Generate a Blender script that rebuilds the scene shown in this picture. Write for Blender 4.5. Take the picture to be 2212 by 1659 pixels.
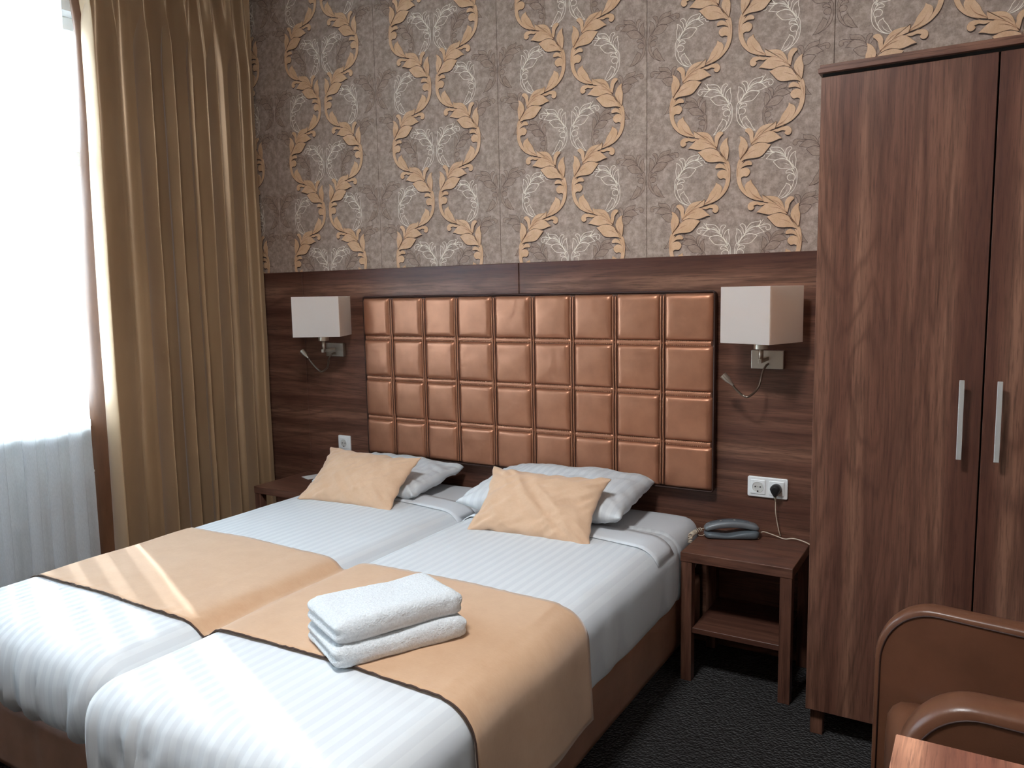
import bpy, bmesh, math, random
from mathutils import Vector, Matrix, noise
PI = math.pi
random.seed(7)
C = bpy.context.scene.collection
sc = bpy.context.scene
for o in list(bpy.data.objects): bpy.data.objects.remove(o)

# ------------------------------------------------------------------ camera, world, sun, exposure
cam_d = bpy.data.cameras.new('camera'); cam = bpy.data.objects.new('camera', cam_d); C.objects.link(cam)
cam_d.sensor_width = 36.0; cam_d.lens = 36.0 * 1704.232 / 2212.0; cam_d.clip_start = 0.02
RR = ((0.8578629663284074, 0.5135337062406727, -0.01882189036585041),
      (0.04319397609122645, -0.10855665136808092, -0.9931514153809475),
      (-0.5120599685892817, 0.8511748269295017, -0.1153082935866992))
cam.matrix_world = Matrix(((RR[0][0], -RR[1][0], -RR[2][0], 1.20113546),
                           (RR[0][1], -RR[1][1], -RR[2][1], -3.08632647),
                           (RR[0][2], -RR[1][2], -RR[2][2], 1.44759364), (0, 0, 0, 1)))
sc.camera = cam
w = bpy.data.worlds.new('sky'); sc.world = w; w.use_nodes = True
bg = w.node_tree.nodes['Background']
bg.inputs['Color'].default_value = (0.80, 0.91, 1.0, 1); bg.inputs['Strength'].default_value = 9.3
sun_d = bpy.data.lights.new('sun', 'SUN'); sun = bpy.data.objects.new('sun', sun_d); C.objects.link(sun)
sun_d.energy = 2.6; sun_d.angle = math.radians(0.6); sun_d.color = (1.0, 0.95, 0.86)
EL = math.radians(25.0)
sun.rotation_euler = Vector((0.915 * math.cos(EL), -0.403 * math.cos(EL), -math.sin(EL))).to_track_quat('-Z', 'Y').to_euler()
sun.location = (-6, 2, 4)
cl = bpy.data.lights.new('ceiling_fill_light', 'AREA'); clo = bpy.data.objects.new('ceiling_fill_light', cl); C.objects.link(clo)
cl.shape = 'DISK'; cl.size = 0.5; cl.energy = 30; cl.color = (0.96, 0.98, 1.0)      # fill light added above the frame to brighten the room
clo.location = (0.2, -2.4, 3.165)
sc.view_settings.view_transform = 'Standard'; sc.view_settings.look = 'None'
sc.view_settings.gamma = 1.0; sc.view_settings.use_curve_mapping = False
sc.view_settings.exposure = 1.30
sc.cycles.max_bounces = 10; sc.cycles.diffuse_bounces = 5; sc.cycles.glossy_bounces = 4
sc.cycles.transmission_bounces = 6; sc.cycles.transparent_max_bounces = 16
sc.cycles.caustics_reflective = False; sc.cycles.caustics_refractive = False
sc.cycles.sample_clamp_indirect = 8.0

# ------------------------------------------------------------------ helpers
def lin(r, g, b):
    f = lambda c: (c / 255) / 12.92 if c / 255 <= 0.04045 else ((c / 255 + 0.055) / 1.055) ** 2.4
    return (f(r), f(g), f(b), 1)

class N:
    """tiny node-tree writer"""
    def __init__(s, name):
        s.m = bpy.data.materials.new(name); s.m.use_nodes = True
        s.t = s.m.node_tree; s.t.nodes.clear()
        s.out = s.t.nodes.new('ShaderNodeOutputMaterial')
    def n(s, typ, **kw):
        nd = s.t.nodes.new('ShaderNode' + typ)
        for k, v in kw.items():
            if k.startswith('i_'): nd.inputs[k[2:].replace('_', ' ')].default_value = v
            else: setattr(nd, k, v)
        return nd
    def l(s, a, b): s.t.links.new(a, b)
    def ramp(s, fac, stops):
        r = s.n('ValToRGB'); s.l(fac, r.inputs[0]); e = r.color_ramp.elements
        while len(e) < len(stops): e.new(0.5)
        for x, (p, c) in zip(e, stops): x.position = p; x.color = c
        return r.outputs[0]
    def noise(s, vec, scale, detail=4, rough=0.55, dist=0.0):
        nd = s.n('TexNoise'); nd.inputs['Scale'].default_value = scale; nd.inputs['Detail'].default_value = detail
        nd.inputs['Roughness'].default_value = rough; nd.inputs['Distortion'].default_value = dist
        if vec is not None: s.l(vec, nd.inputs['Vector'])
        return nd.outputs['Fac']
    def coord(s, kind='Object', scale=(1, 1, 1), rot=(0, 0, 0), loc=(0, 0, 0)):
        if kind == 'World': src = s.n('NewGeometry').outputs['Position']
        else: src = s.n('TexCoord').outputs[kind]
        mp = s.n('Mapping'); mp.inputs['Scale'].default_value = scale; mp.inputs['Rotation'].default_value = rot
        mp.inputs['Location'].default_value = loc
        s.l(src, mp.inputs['Vector']); return mp.outputs['Vector']
    def mix(s, fac, a, b, mode='MIX'):
        m = s.n('Mix', data_type='RGBA', blend_type=mode)
        for v, i in ((fac, 0), (a, 6), (b, 7)):
            if hasattr(v, 'is_output'): s.l(v, m.inputs[i])
            else: m.inputs[i].default_value = v
        return m.outputs[2]
    def math(s, op, a, b=0.5, c=None):
        m = s.n('Math', operation=op)
        for i, v in enumerate((a, b) if c is None else (a, b, c)):
            if hasattr(v, 'is_output'): s.l(v, m.inputs[i])
            else: m.inputs[i].default_value = v
        return m.outputs[0]
    def pbr(s, color, rough=0.5, metal=0.0, spec=0.5, bump=None, bstr=0.2, bdist=0.002, sheen=0.0, coat=0.0, aniso=0.0):
        b = s.n('BsdfPrincipled')
        for v, k in ((color, 'Base Color'), (rough, 'Roughness'), (metal, 'Metallic'), (spec, 'Specular IOR Level')):
            if hasattr(v, 'is_output'): s.l(v, b.inputs[k])
            else: b.inputs[k].default_value = v
        b.inputs['Sheen Weight'].default_value = sheen; b.inputs['Coat Weight'].default_value = coat
        if bump is not None:
            bp = s.n('Bump'); bp.inputs['Strength'].default_value = bstr; bp.inputs['Distance'].default_value = bdist
            s.l(bump, bp.inputs['Height']); s.l(bp.outputs[0], b.inputs['Normal'])
        s.l(b.outputs[0], s.out.inputs[0]); return b

def mesh(name, verts, faces, m=None, parent=None, smooth=False, loc=(0, 0, 0), rot=(0, 0, 0)):
    me = bpy.data.meshes.new(name); me.from_pydata([tuple(v) for v in verts], [], faces); me.update()
    if smooth: me.polygons.foreach_set('use_smooth', [True] * len(me.polygons))
    o = bpy.data.objects.new(name, me); C.objects.link(o)
    if m: me.materials.append(m)
    if parent: o.parent = parent
    o.location = loc; o.rotation_euler = rot
    return o
def from_bm(name, bm, m=None, parent=None, smooth=False, loc=(0, 0, 0), rot=(0, 0, 0)):
    me = bpy.data.meshes.new(name); bm.to_mesh(me); bm.free()
    if smooth: me.polygons.foreach_set('use_smooth', [True] * len(me.polygons))
    o = bpy.data.objects.new(name, me); C.objects.link(o)
    if m: me.materials.append(m)
    if parent: o.parent = parent
    o.location = loc; o.rotation_euler = rot
    return o
def empty(name, label, cat, loc=(0, 0, 0), rz=0, group=None):
    o = bpy.data.objects.new(name, None); C.objects.link(o); o.empty_display_size = 0.05
    o.location = loc; o.rotation_euler = (0, 0, rz); tag(o, label, cat, group); return o
def tag(o, label, cat=None, group=None, kind=None):
    if label: o['label'] = label
    if cat: o['category'] = cat
    if group: o['group'] = group
    if kind: o['kind'] = kind
    return o
def struct(o): o['kind'] = 'structure'; return o
def boxes_bm(lst, bevel=0.0, seg=2):
    bm = bmesh.new()
    for (x0, x1, y0, y1, z0, z1) in lst:
        r = bmesh.ops.create_cube(bm, size=1)
        for v in r['verts']:
            v.co = Vector(((x0 + x1) / 2 + v.co.x * (x1 - x0), (y0 + y1) / 2 + v.co.y * (y1 - y0), (z0 + z1) / 2 + v.co.z * (z1 - z0)))
    if bevel: bmesh.ops.bevel(bm, geom=list(bm.edges), offset=bevel, segments=seg, affect='EDGES', profile=0.5)
    return bm
def box(name, b, m, parent=None, bevel=0.0, seg=2, **kw):
    return from_bm(name, boxes_bm([b] if not isinstance(b[0], (tuple, list)) else b, bevel, seg), m, parent, **kw)
def grid_faces(nu, nv, closed_u=False, closed_v=False, off=0):
    f = []
    for i in range(nu if closed_u else nu - 1):
        for j in range(nv if closed_v else nv - 1):
            a = i * nv + j; b = ((i + 1) % nu) * nv + j; c = ((i + 1) % nu) * nv + (j + 1) % nv; d = i * nv + (j + 1) % nv
            f.append((a + off, b + off, c + off, d + off))
    return f
def tube_data(pts, rad, nr=8, cap=True):
    pts = [Vector(p) for p in pts]; n = len(pts); V = []; F = []
    rads = rad if isinstance(rad, (list, tuple)) else [rad] * n
    t0 = (pts[1] - pts[0]).normalized(); up = Vector((0, 0, 1)) if abs(t0.z) < 0.9 else Vector((1, 0, 0))
    nrm = (up - t0 * up.dot(t0)).normalized()
    for i, p in enumerate(pts):
        t = (pts[min(i + 1, n - 1)] - pts[max(i - 1, 0)]).normalized()
        nrm = (nrm - t * nrm.dot(t)).normalized(); bn = t.cross(nrm)
        for k in range(nr):
            a = 2 * PI * k / nr; V.append(p + (nrm * math.cos(a) + bn * math.sin(a)) * rads[i])
    for i in range(n - 1):
        for k in range(nr):
            F.append((i * nr + k, i * nr + (k + 1) % nr, (i + 1) * nr + (k + 1) % nr, (i + 1) * nr + k))
    if cap: F.append(tuple(range(nr))[::-1]); F.append(tuple((n - 1) * nr + k for k in range(nr)))
    return V, F
def tube(name, pts, rad, m, parent=None, nr=8, **kw):
    V, F = tube_data(pts, rad, nr); return mesh(name, V, F, m, parent, smooth=True, **kw)
def catmull(pts, per=8, closed=False):
    P = [Vector(p) for p in pts]; n = len(P); out = []
    for i in range(n if closed else n - 1):
        g = (lambda k: P[k % n]) if closed else (lambda k: P[max(0, min(n - 1, k))])
        p0, p1, p2, p3 = g(i - 1), g(i), g(i + 1), g(i + 2)
        for k in range(per):
            t = k / per
            out.append(0.5 * ((2 * p1) + (p2 - p0) * t + (2 * p0 - 5 * p1 + 4 * p2 - p3) * t * t + (3 * p1 - p0 - 3 * p2 + p3) * t ** 3))
    if not closed: out.append(P[-1])
    return out
def lathe(name, prof, m, parent=None, nr=24, axis='z', loc=(0, 0, 0), rot=(0, 0, 0), smooth=True, caps=True):
    V = []; F = []
    for (r, z) in prof:
        for k in range(nr):
            a = 2 * PI * k / nr; V.append((r * math.cos(a), r * math.sin(a), z))
    for i in range(len(prof) - 1):
        for k in range(nr): F.append((i * nr + k, i * nr + (k + 1) % nr, (i + 1) * nr + (k + 1) % nr, (i + 1) * nr + k))
    if caps: F.append(tuple(range(nr))[::-1]); F.append(tuple((len(prof) - 1) * nr + k for k in range(nr)))
    o = mesh(name, V, F, m, parent, smooth, loc, rot); o.data.set_sharp_from_angle(angle=math.radians(38)); return o
def sharp(o, deg=35):
    for e in o.data.edges: pass
    o.data.set_sharp_from_angle(angle=math.radians(deg)); return o
def nz(x, y, z=0.0, s=1.0): return noise.noise(Vector((x * s, y * s, z * s)))

# ------------------------------------------------------------------ materials
def wood_mat(name, axis, tone=1.0, seed=0.0):
    """walnut laminate; axis = grain direction in object space"""
    a = N(name); i = 'xyz'.index(axis); j = {'x': 2, 'z': 0, 'y': 0}[axis]
    sc1 = [1, 1, 1]; sc1[i] = 0.045
    v = a.coord('Object', loc=(seed, seed * 0.7, seed * 1.3))
    st = a.n('Mapping'); st.inputs['Scale'].default_value = sc1; a.l(v, st.inputs['Vector'])
    big = [1, 1, 1]; big[i] = 0.16
    bs = a.n('Mapping'); bs.inputs['Scale'].default_value = big; a.l(v, bs.inputs['Vector'])
    sep = a.n('SeparateXYZ'); a.l(v, sep.inputs[0])
    # board-wide tone bands
    band = a.n('TexNoise', noise_dimensions='1D'); band.inputs['Scale'].default_value = 9.0; band.inputs['Detail'].default_value = 3.0
    warp = a.noise(bs.outputs[0], 3.0, 2)
    a.l(a.math('MULTIPLY_ADD', warp, 0.07, sep.outputs[j]), band.inputs['W'])
    # cathedral figure
    fig = a.noise(bs.outputs[0], 3.6, 3, 0.42, 0.6)
    rings = a.math('SINE', a.math('MULTIPLY', fig, 95.0))
    rings = a.math('MULTIPLY_ADD', rings, 0.5, 0.5)
    rings = a.math('POWER', rings, 5.0)
    fine = a.noise(st.outputs[0], 230.0, 5, 0.65)
    mid = a.noise(st.outputs[0], 55.0, 4, 0.65)
    col = a.ramp(band.outputs['Fac'], [(0.28, lin(82 * tone, 52 * tone, 42 * tone)), (0.45, lin(98 * tone, 66 * tone, 53 * tone)), (0.55, lin(108 * tone, 75 * tone, 60 * tone)), (0.72, lin(126 * tone, 91 * tone, 73 * tone))])
    col = a.mix(a.math('MULTIPLY', rings, 0.45), col, lin(72 * tone, 46 * tone, 37 * tone))
    dk = a.ramp(mid, [(0.38, (1, 1, 1, 1)), (0.56, (0, 0, 0, 1))])
    col = a.mix(a.math('MULTIPLY', dk, 0.5), col, lin(62 * tone, 40 * tone, 33 * tone))
    dk2 = a.ramp(fine, [(0.36, (1, 1, 1, 1)), (0.50, (0, 0, 0, 1))])
    col = a.mix(a.math('MULTIPLY', dk2, 0.5), col, lin(52 * tone, 34 * tone, 29 * tone))
    a.pbr(col, 0.33, spec=0.34, bump=fine, bstr=0.10, bdist=0.001)
    return a.m
def plain(name, col, rough=0.5, metal=0.0, spec=0.5, nscale=None, var=0.06, bump=0.0, sheen=0.0, coord='Object'):
    a = N(name)
    if nscale:
        f = a.noise(a.coord(coord), nscale, 4)
        c2 = tuple(min(1, c * (1 + var)) for c in col[:3]) + (1,); c1 = tuple(c * (1 - var) for c in col[:3]) + (1,)
        cc = a.ramp(f, [(0.3, c1), (0.7, c2)])
        a.pbr(cc, rough, metal, spec, bump=f if bump else None, bstr=bump, sheen=sheen)
    else: a.pbr(col, rough, metal, spec, sheen=sheen)
    return a.m

M = {}
M['wood_h'] = wood_mat('walnut_laminate_horizontal', 'x', 1.13)
M['wood_v'] = wood_mat('walnut_laminate_vertical', 'z', 1.14, 3.7)
M['wood_top'] = wood_mat('walnut_laminate_top', 'x', 1.14, 6.1)
M['wood_y'] = wood_mat('walnut_laminate_table', 'y', 1.75, 1.9)
M['dark_gap'] = plain('dark_gap', lin(22, 16, 14), 0.8, nscale=30)

def wallpaper_color(a):
    v = a.coord('World')
    n1 = a.noise(v, 34, 6, 0.72); n2 = a.noise(v, 240, 3, 0.6); n3 = a.noise(v, 9, 3, 0.6)
    c = a.ramp(n1, [(0.40, lin(138, 118, 105)), (0.5, lin(168, 145, 130)), (0.60, lin(198, 173, 156))])
    c = a.mix(0.35, c, a.ramp(n2, [(0.3, lin(132, 112, 99)), (0.7, lin(190, 165, 148))]))
    c = a.mix(0.18, c, a.ramp(n3, [(0.3, lin(118, 104, 88)), (0.7, lin(160, 134, 124))]))
    return c, n2
a = N('wallpaper_ground'); c, n2 = wallpaper_color(a); a.pbr(c, 0.62, spec=0.35, bump=n2, bstr=0.12, bdist=0.001); M['paper'] = a.m
a = N('wallpaper_gold'); v = a.coord('World')
n1 = a.noise(v, 260, 3, 0.7); n2 = a.noise(v, 30, 3)
c = a.mix(0.5, a.ramp(n1, [(0.3, lin(194, 150, 112)), (0.7, lin(222, 180, 142))]), a.ramp(n2, [(0.35, lin(202, 156, 116)), (0.65, lin(222, 180, 144))]))
a.pbr(c, 0.5, 0.0, 0.5, bump=n1, bstr=0.15, bdist=0.001); M['gold'] = a.m
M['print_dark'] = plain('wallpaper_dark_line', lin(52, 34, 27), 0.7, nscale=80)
M['print_vein'] = plain('wallpaper_vein_line', lin(150, 96, 62), 0.7, nscale=80)
a = N('wallpaper_tonal'); c, n2 = wallpaper_color(a); c = a.mix(0.42, c, lin(142, 112, 92)); a.pbr(c, 0.5, spec=0.4, bump=n2, bstr=0.1, bdist=0.001); M['tonal'] = a.m
M['print_tonal'] = plain('wallpaper_tonal_line', lin(88, 66, 55), 0.7, nscale=80)
M['print_white'] = plain('wallpaper_cream_line', lin(240, 226, 208), 0.45, nscale=80, var=0.04)

a = N('copper_satin'); v = a.coord('Object')
wv = a.noise(v, 900, 2, 0.6); n2 = a.noise(v, 14, 3)
c = a.ramp(n2, [(0.3, lin(172, 118, 90)), (0.7, lin(186, 130, 100))])
a.pbr(c, 0.37, 0.62, 0.5, bump=wv, bstr=0.10, bdist=0.0006); M['copper'] = a.m
M['copper_dark'] = plain('copper_satin_edge', lin(58, 34, 26), 0.55, 0.1, nscale=60)
M['copper_groove_shade'] = plain('copper_satin_groove_shade', lin(104, 66, 48), 0.5, 0.3, nscale=60)  # darker copper: shade of the seam grooves painted into the colour
M['copper_thread'] = plain('copper_thread', lin(176, 128, 98), 0.5, 0.2, nscale=200)

def leather(name, col, rough=0.38, seed=0.0):
    a = N(name); v = a.coord('Object', loc=(seed, 0, 0))
    vo = a.n('TexVoronoi', feature='F1'); vo.inputs['Scale'].default_value = 330; a.l(v, vo.inputs['Vector'])
    n2 = a.noise(v, 7, 4, 0.6)
    c2 = tuple(x * 1.18 for x in col[:3]) + (1,); c1 = tuple(x * 0.84 for x in col[:3]) + (1,)
    a.pbr(a.ramp(n2, [(0.3, c1), (0.7, c2)]), rough, 0.0, 0.5, bump=vo.outputs['Distance'], bstr=0.12, bdist=0.0008)
    return a.m
M['base_leather'] = leather('bronze_leather', lin(152, 110, 88), 0.32)
M['chair_leather'] = leather('brown_chair_leather', lin(100, 64, 45), 0.34, 2.0)

def linen(name, period, axis='x'):
    a = N(name); v = a.coord('World'); sep = a.n('SeparateXYZ'); a.l(v, sep.inputs[0])
    s = a.math('SINE', a.math('MULTIPLY', sep.outputs['XYZ'.index(axis.upper())], 2 * PI / period))
    band = a.ramp(a.math('MULTIPLY_ADD', s, 0.5, 0.5), [(0.44, (0, 0, 0, 1)), (0.56, (1, 1, 1, 1))])
    n1 = a.noise(v, 420, 2)
    col = a.mix(band, lin(206, 209, 212), lin(214, 217, 219))
    rg = a.n('Mix'); a.l(band, rg.inputs[0]); rg.inputs[2].default_value = 0.72; rg.inputs[3].default_value = 0.5
    wr = a.noise(a.coord('World', scale=(1, 0.6, 1)), 24, 3, 0.5)
    a.pbr(col, rg.outputs[0], 0, 0.35, bump=a.math('ADD', a.math('MULTIPLY', n1, 0.06), wr), bstr=0.10, bdist=0.004, sheen=0.15)
    return a.m
M['linen'] = linen('striped_white_satin', 0.035)
M['linen_fine'] = linen('striped_white_satin_pillow', 0.035)
a = N('white_sheet'); a.pbr(lin(212, 214, 217), 0.7, spec=0.3, bump=a.noise(a.coord('World'), 26, 3), bstr=0.1, bdist=0.003, sheen=0.1); M['sheet'] = a.m
def suede(name, c1, c2):
    a = N(name); v = a.coord('Object'); n1 = a.noise(v, 16, 5, 0.65); n2 = a.noise(a.coord('Object', scale=(1, 4, 1)), 60, 3)
    n3 = a.noise(v, 600, 2)
    c = a.mix(0.3, a.ramp(n1, [(0.3, c1), (0.7, c2)]), a.ramp(n2, [(0.3, c1), (0.7, c2)]))
    a.pbr(c, 0.75, 0, 0.3, bump=a.math('ADD', n1, a.math('MULTIPLY', n3, 0.15)), bstr=0.12, bdist=0.003, sheen=0.35)
    return a.m
M['tan'] = suede('tan_suede', lin(196, 156, 122), lin(206, 168, 134))
M['tan_cushion'] = suede('tan_cushion_suede', lin(204, 166, 134), lin(215, 178, 147))
M['hem'] = plain('dark_brown_hem', lin(72, 52, 44), 0.8, nscale=100)
a = N('terry'); v = a.coord('Object'); n1 = a.noise(v, 190, 3, 0.7); n2 = a.noise(v, 70, 3)
a.pbr(a.ramp(n1, [(0.3, lin(206, 210, 213)), (0.6, lin(226, 229, 231))]), 0.9, 0, 0.15, bump=a.math('ADD', n1, n2), bstr=0.8, bdist=0.005, sheen=0.4); M['terry'] = a.m
a = N('curtain_satin'); v = a.coord('Object', scale=(1, 1, 0.25)); n1 = a.noise(v, 300, 3); n2 = a.noise(a.coord('Object', scale=(1, 1, 0.3)), 5, 3)
a.pbr(a.ramp(n2, [(0.3, lin(168, 135, 100)), (0.7, lin(188, 155, 118))]), 0.36, 0.25, 0.5, bump=n1, bstr=0.06, bdist=0.001, sheen=0.25); M['drape'] = a.m
a = N('curtain_lining'); n1 = a.noise(a.coord('Object', scale=(1, 1, 0.3)), 30, 3)
pr = a.pbr(a.ramp(n1, [(0.3, lin(104, 68, 45)), (0.7, lin(118, 78, 52))]), 0.6, 0, 0.3); M['lining'] = a.m
a = N('sheer_voile'); n1 = a.noise(a.coord('Object', scale=(1, 1, 0.2)), 400, 2)
tr = a.n('BsdfTransparent'); tr.inputs[0].default_value = (1, 1, 1, 1)
df = a.n('BsdfDiffuse'); df.inputs[0].default_value = (0.88, 0.91, 0.94, 1)
tl = a.n('BsdfTranslucent'); tl.inputs[0].default_value = (0.90, 0.93, 0.96, 1)
m1 = a.n('MixShader', i_Fac=0.55); a.l(df.outputs[0], m1.inputs[1]); a.l(tl.outputs[0], m1.inputs[2])
m2 = a.n('MixShader'); a.l(a.ramp(n1, [(0.3, (0.60, 0.60, 0.60, 1)), (0.7, (0.69, 0.69, 0.69, 1))]), m2.inputs[0])
a.l(tr.outputs[0], m2.inputs[1]); a.l(m1.outputs[0], m2.inputs[2]); a.l(m2.outputs[0], a.out.inputs[0]); M['sheer'] = a.m
a = N('window_glass'); tr = a.n('BsdfTransparent'); tr.inputs[0].default_value = (0.93, 0.97, 0.98, 1)
gl = a.n('BsdfGlossy'); gl.inputs['Roughness'].default_value = 0.02; fr = a.n('Fresnel', i_IOR=1.45)
mx = a.n('MixShader'); a.l(fr.outputs[0], mx.inputs[0]); a.l(tr.outputs[0], mx.inputs[1]); a.l(gl.outputs[0], mx.inputs[2]); a.l(mx.outputs[0], a.out.inputs[0]); M['glass'] = a.m
M['white_paint'] = plain('white_paint', lin(228, 230, 230), 0.45, nscale=8, var=0.02)
M['plaster'] = plain('ceiling_plaster', lin(226, 224, 220), 0.8, nscale=40, var=0.03, bump=0.1)
M['wall_plain'] = plain('wall_plaster_beige', lin(168, 150, 134), 0.8, nscale=30, var=0.05, bump=0.1)
a = N('carpet'); v = a.coord('Object'); n1 = a.noise(v, 160, 3, 0.7); vo = a.n('TexVoronoi'); vo.inputs['Scale'].default_value = 120; a.l(v, vo.inputs['Vector'])
a.pbr(a.ramp(n1, [(0.3, lin(11, 9, 9)), (0.7, lin(25, 20, 19))]), 0.95, 0, 0.1, bump=vo.outputs['Distance'], bstr=0.9, bdist=0.006, sheen=0.2); M['carpet'] = a.m
M['shade'] = None
a = N('lamp_shade_fabric'); n1 = a.noise(a.coord('Object', scale=(1, 1, 6)), 500, 2)
df = a.n('BsdfDiffuse'); a.l(a.ramp(n1, [(0.3, lin(244, 243, 241)), (0.7, lin(250, 250, 249))]), df.inputs[0])
tl = a.n('BsdfTranslucent'); tl.inputs[0].default_value = lin(250, 232, 216)
mx = a.n('MixShader', i_Fac=0.65); a.l(df.outputs[0], mx.inputs[1]); a.l(tl.outputs[0], mx.inputs[2]); a.l(mx.outputs[0], a.out.inputs[0]); M['shade'] = a.m
a = N('brushed_nickel'); n1 = a.noise(a.coord('Object', scale=(1, 30, 30)), 40, 3)
a.pbr(lin(192, 182, 168), a.math('MULTIPLY_ADD', n1, 0.15, 0.30), 1.0, 0.5); M['nickel'] = a.m
a = N('satin_aluminium'); n1 = a.noise(a.coord('Object', scale=(60, 60, 1)), 40, 3)
a.pbr(lin(214, 213, 208), a.math('MULTIPLY_ADD', n1, 0.15, 0.38), 0.75, 0.5); M['alu'] = a.m
a = N('gooseneck_metal'); a.pbr(lin(128, 116, 104), 0.28, 1.0, 0.5); M['neck'] = a.m
M['white_plastic'] = plain('white_plastic', lin(236, 236, 234), 0.3, nscale=20, var=0.015)
M['socket_in'] = plain('socket_dish_plastic', lin(206, 202, 196), 0.35, nscale=20, var=0.02)
M['black_plastic'] = plain('black_plastic', lin(26, 25, 26), 0.4, nscale=40, var=0.1)
M['phone_silver'] = plain('phone_silver_plastic', lin(138, 144, 148), 0.35, 0.35, nscale=30, var=0.03)
M['phone_grey'] = plain('phone_grey_plastic', lin(104, 112, 118), 0.4, 0.2, nscale=30, var=0.03)
M['cord'] = plain('cream_cord_plastic', lin(214, 198, 176), 0.5, nscale=40, var=0.03)
M['paper_card'] = plain('white_card', lin(232, 232, 230), 0.6, nscale=50, var=0.02)
M['radiator'] = plain('radiator_enamel', lin(206, 204, 200), 0.35, nscale=15, var=0.02)


# ------------------------------------------------------------------ room shell
XL, XR, YF, ZC = -2.45, 2.45, -5.2, 3.25
struct(box('floor', (XL - 0.2, XR + 0.1, YF - 0.1, 0.1, -0.1, 0.0), M['carpet']))
struct(box('ceiling', (XL - 0.2, XR + 0.1, YF - 0.1, 0.1, ZC, ZC + 0.1), M['plaster']))
struct(box('wall_right', (XR, XR + 0.1, YF - 0.1, 0.1, 0, ZC), M['plaster']))
struct(box('wall_front', (XL - 0.2, XR, YF - 0.1, YF, 0, ZC), M['wall_plain']))
WY0, WY1, WZ0, WZ1 = -3.40, -0.72, 0.90, 2.76
struct(box('wall_left', [(XL - 0.2, XL, YF, WY0, 0, ZC), (XL - 0.2, XL, WY1, 0.1, 0, ZC), (XL - 0.2, XL, WY0, WY1, 0, WZ0), (XL - 0.2, XL, WY0, WY1, WZ1, ZC)], M['white_paint']))
wall_back = struct(box('wall_back', (XL, XR, 0.004, 0.1, 0, ZC), M['print_tonal']))

# window
win = struct(box('window_1', [(XL - 0.16, XL - 0.08, WY0, WY1, WZ0, WZ0 + 0.06), (XL - 0.16, XL - 0.08, WY0, WY1, WZ1 - 0.06, WZ1),
      (XL - 0.16, XL - 0.08, WY0, WY0 + 0.06, WZ0 + 0.06, WZ1 - 0.06), (XL - 0.16, XL - 0.08, WY1 - 0.06, WY1, WZ0 + 0.06, WZ1 - 0.06)], M['white_paint'], bevel=0.006))
box('transom', (XL - 0.165, XL - 0.075, WY0 + 0.06, WY1 - 0.06, 2.08, 2.15), M['white_paint'], win, bevel=0.006)
nb = 3; yw = [WY0 + 0.06 + k * (WY1 - WY0 - 0.12) / nb for k in range(nb + 1)]
for k in range(1, nb): box('mullion', (XL - 0.162, XL - 0.078, yw[k] - 0.035, yw[k] + 0.035, WZ0 + 0.06, WZ1 - 0.06), M['white_paint'], win, bevel=0.006)
for k in range(nb):
    for z0, z1 in ((WZ0 + 0.06, 2.08), (2.15, WZ1 - 0.06)):
        box('pane', (XL - 0.124, XL - 0.118, yw[k] + 0.02, yw[k + 1] - 0.02, z0, z1), M['glass'], win)
struct(box('trim_1', (XL - 0.20, XL + 0.10, WY0 - 0.03, WY1 + 0.03, WZ0 - 0.035, WZ0), M['white_paint'], bevel=0.006))   # window sill

lamp = empty('added_ceiling_lamp', 'added round ceiling fill lamp, out of view above the beds', 'lamp', (0.2, -2.4, 3.25))  # made-up fixture around the added fill light, out of view
lathe('added_lamp_rim', [(0.27, 0.0), (0.28, -0.02), (0.28, -0.07), (0.262, -0.072), (0.262, -0.02)], M['white_paint'], lamp, 40, caps=False)
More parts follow.
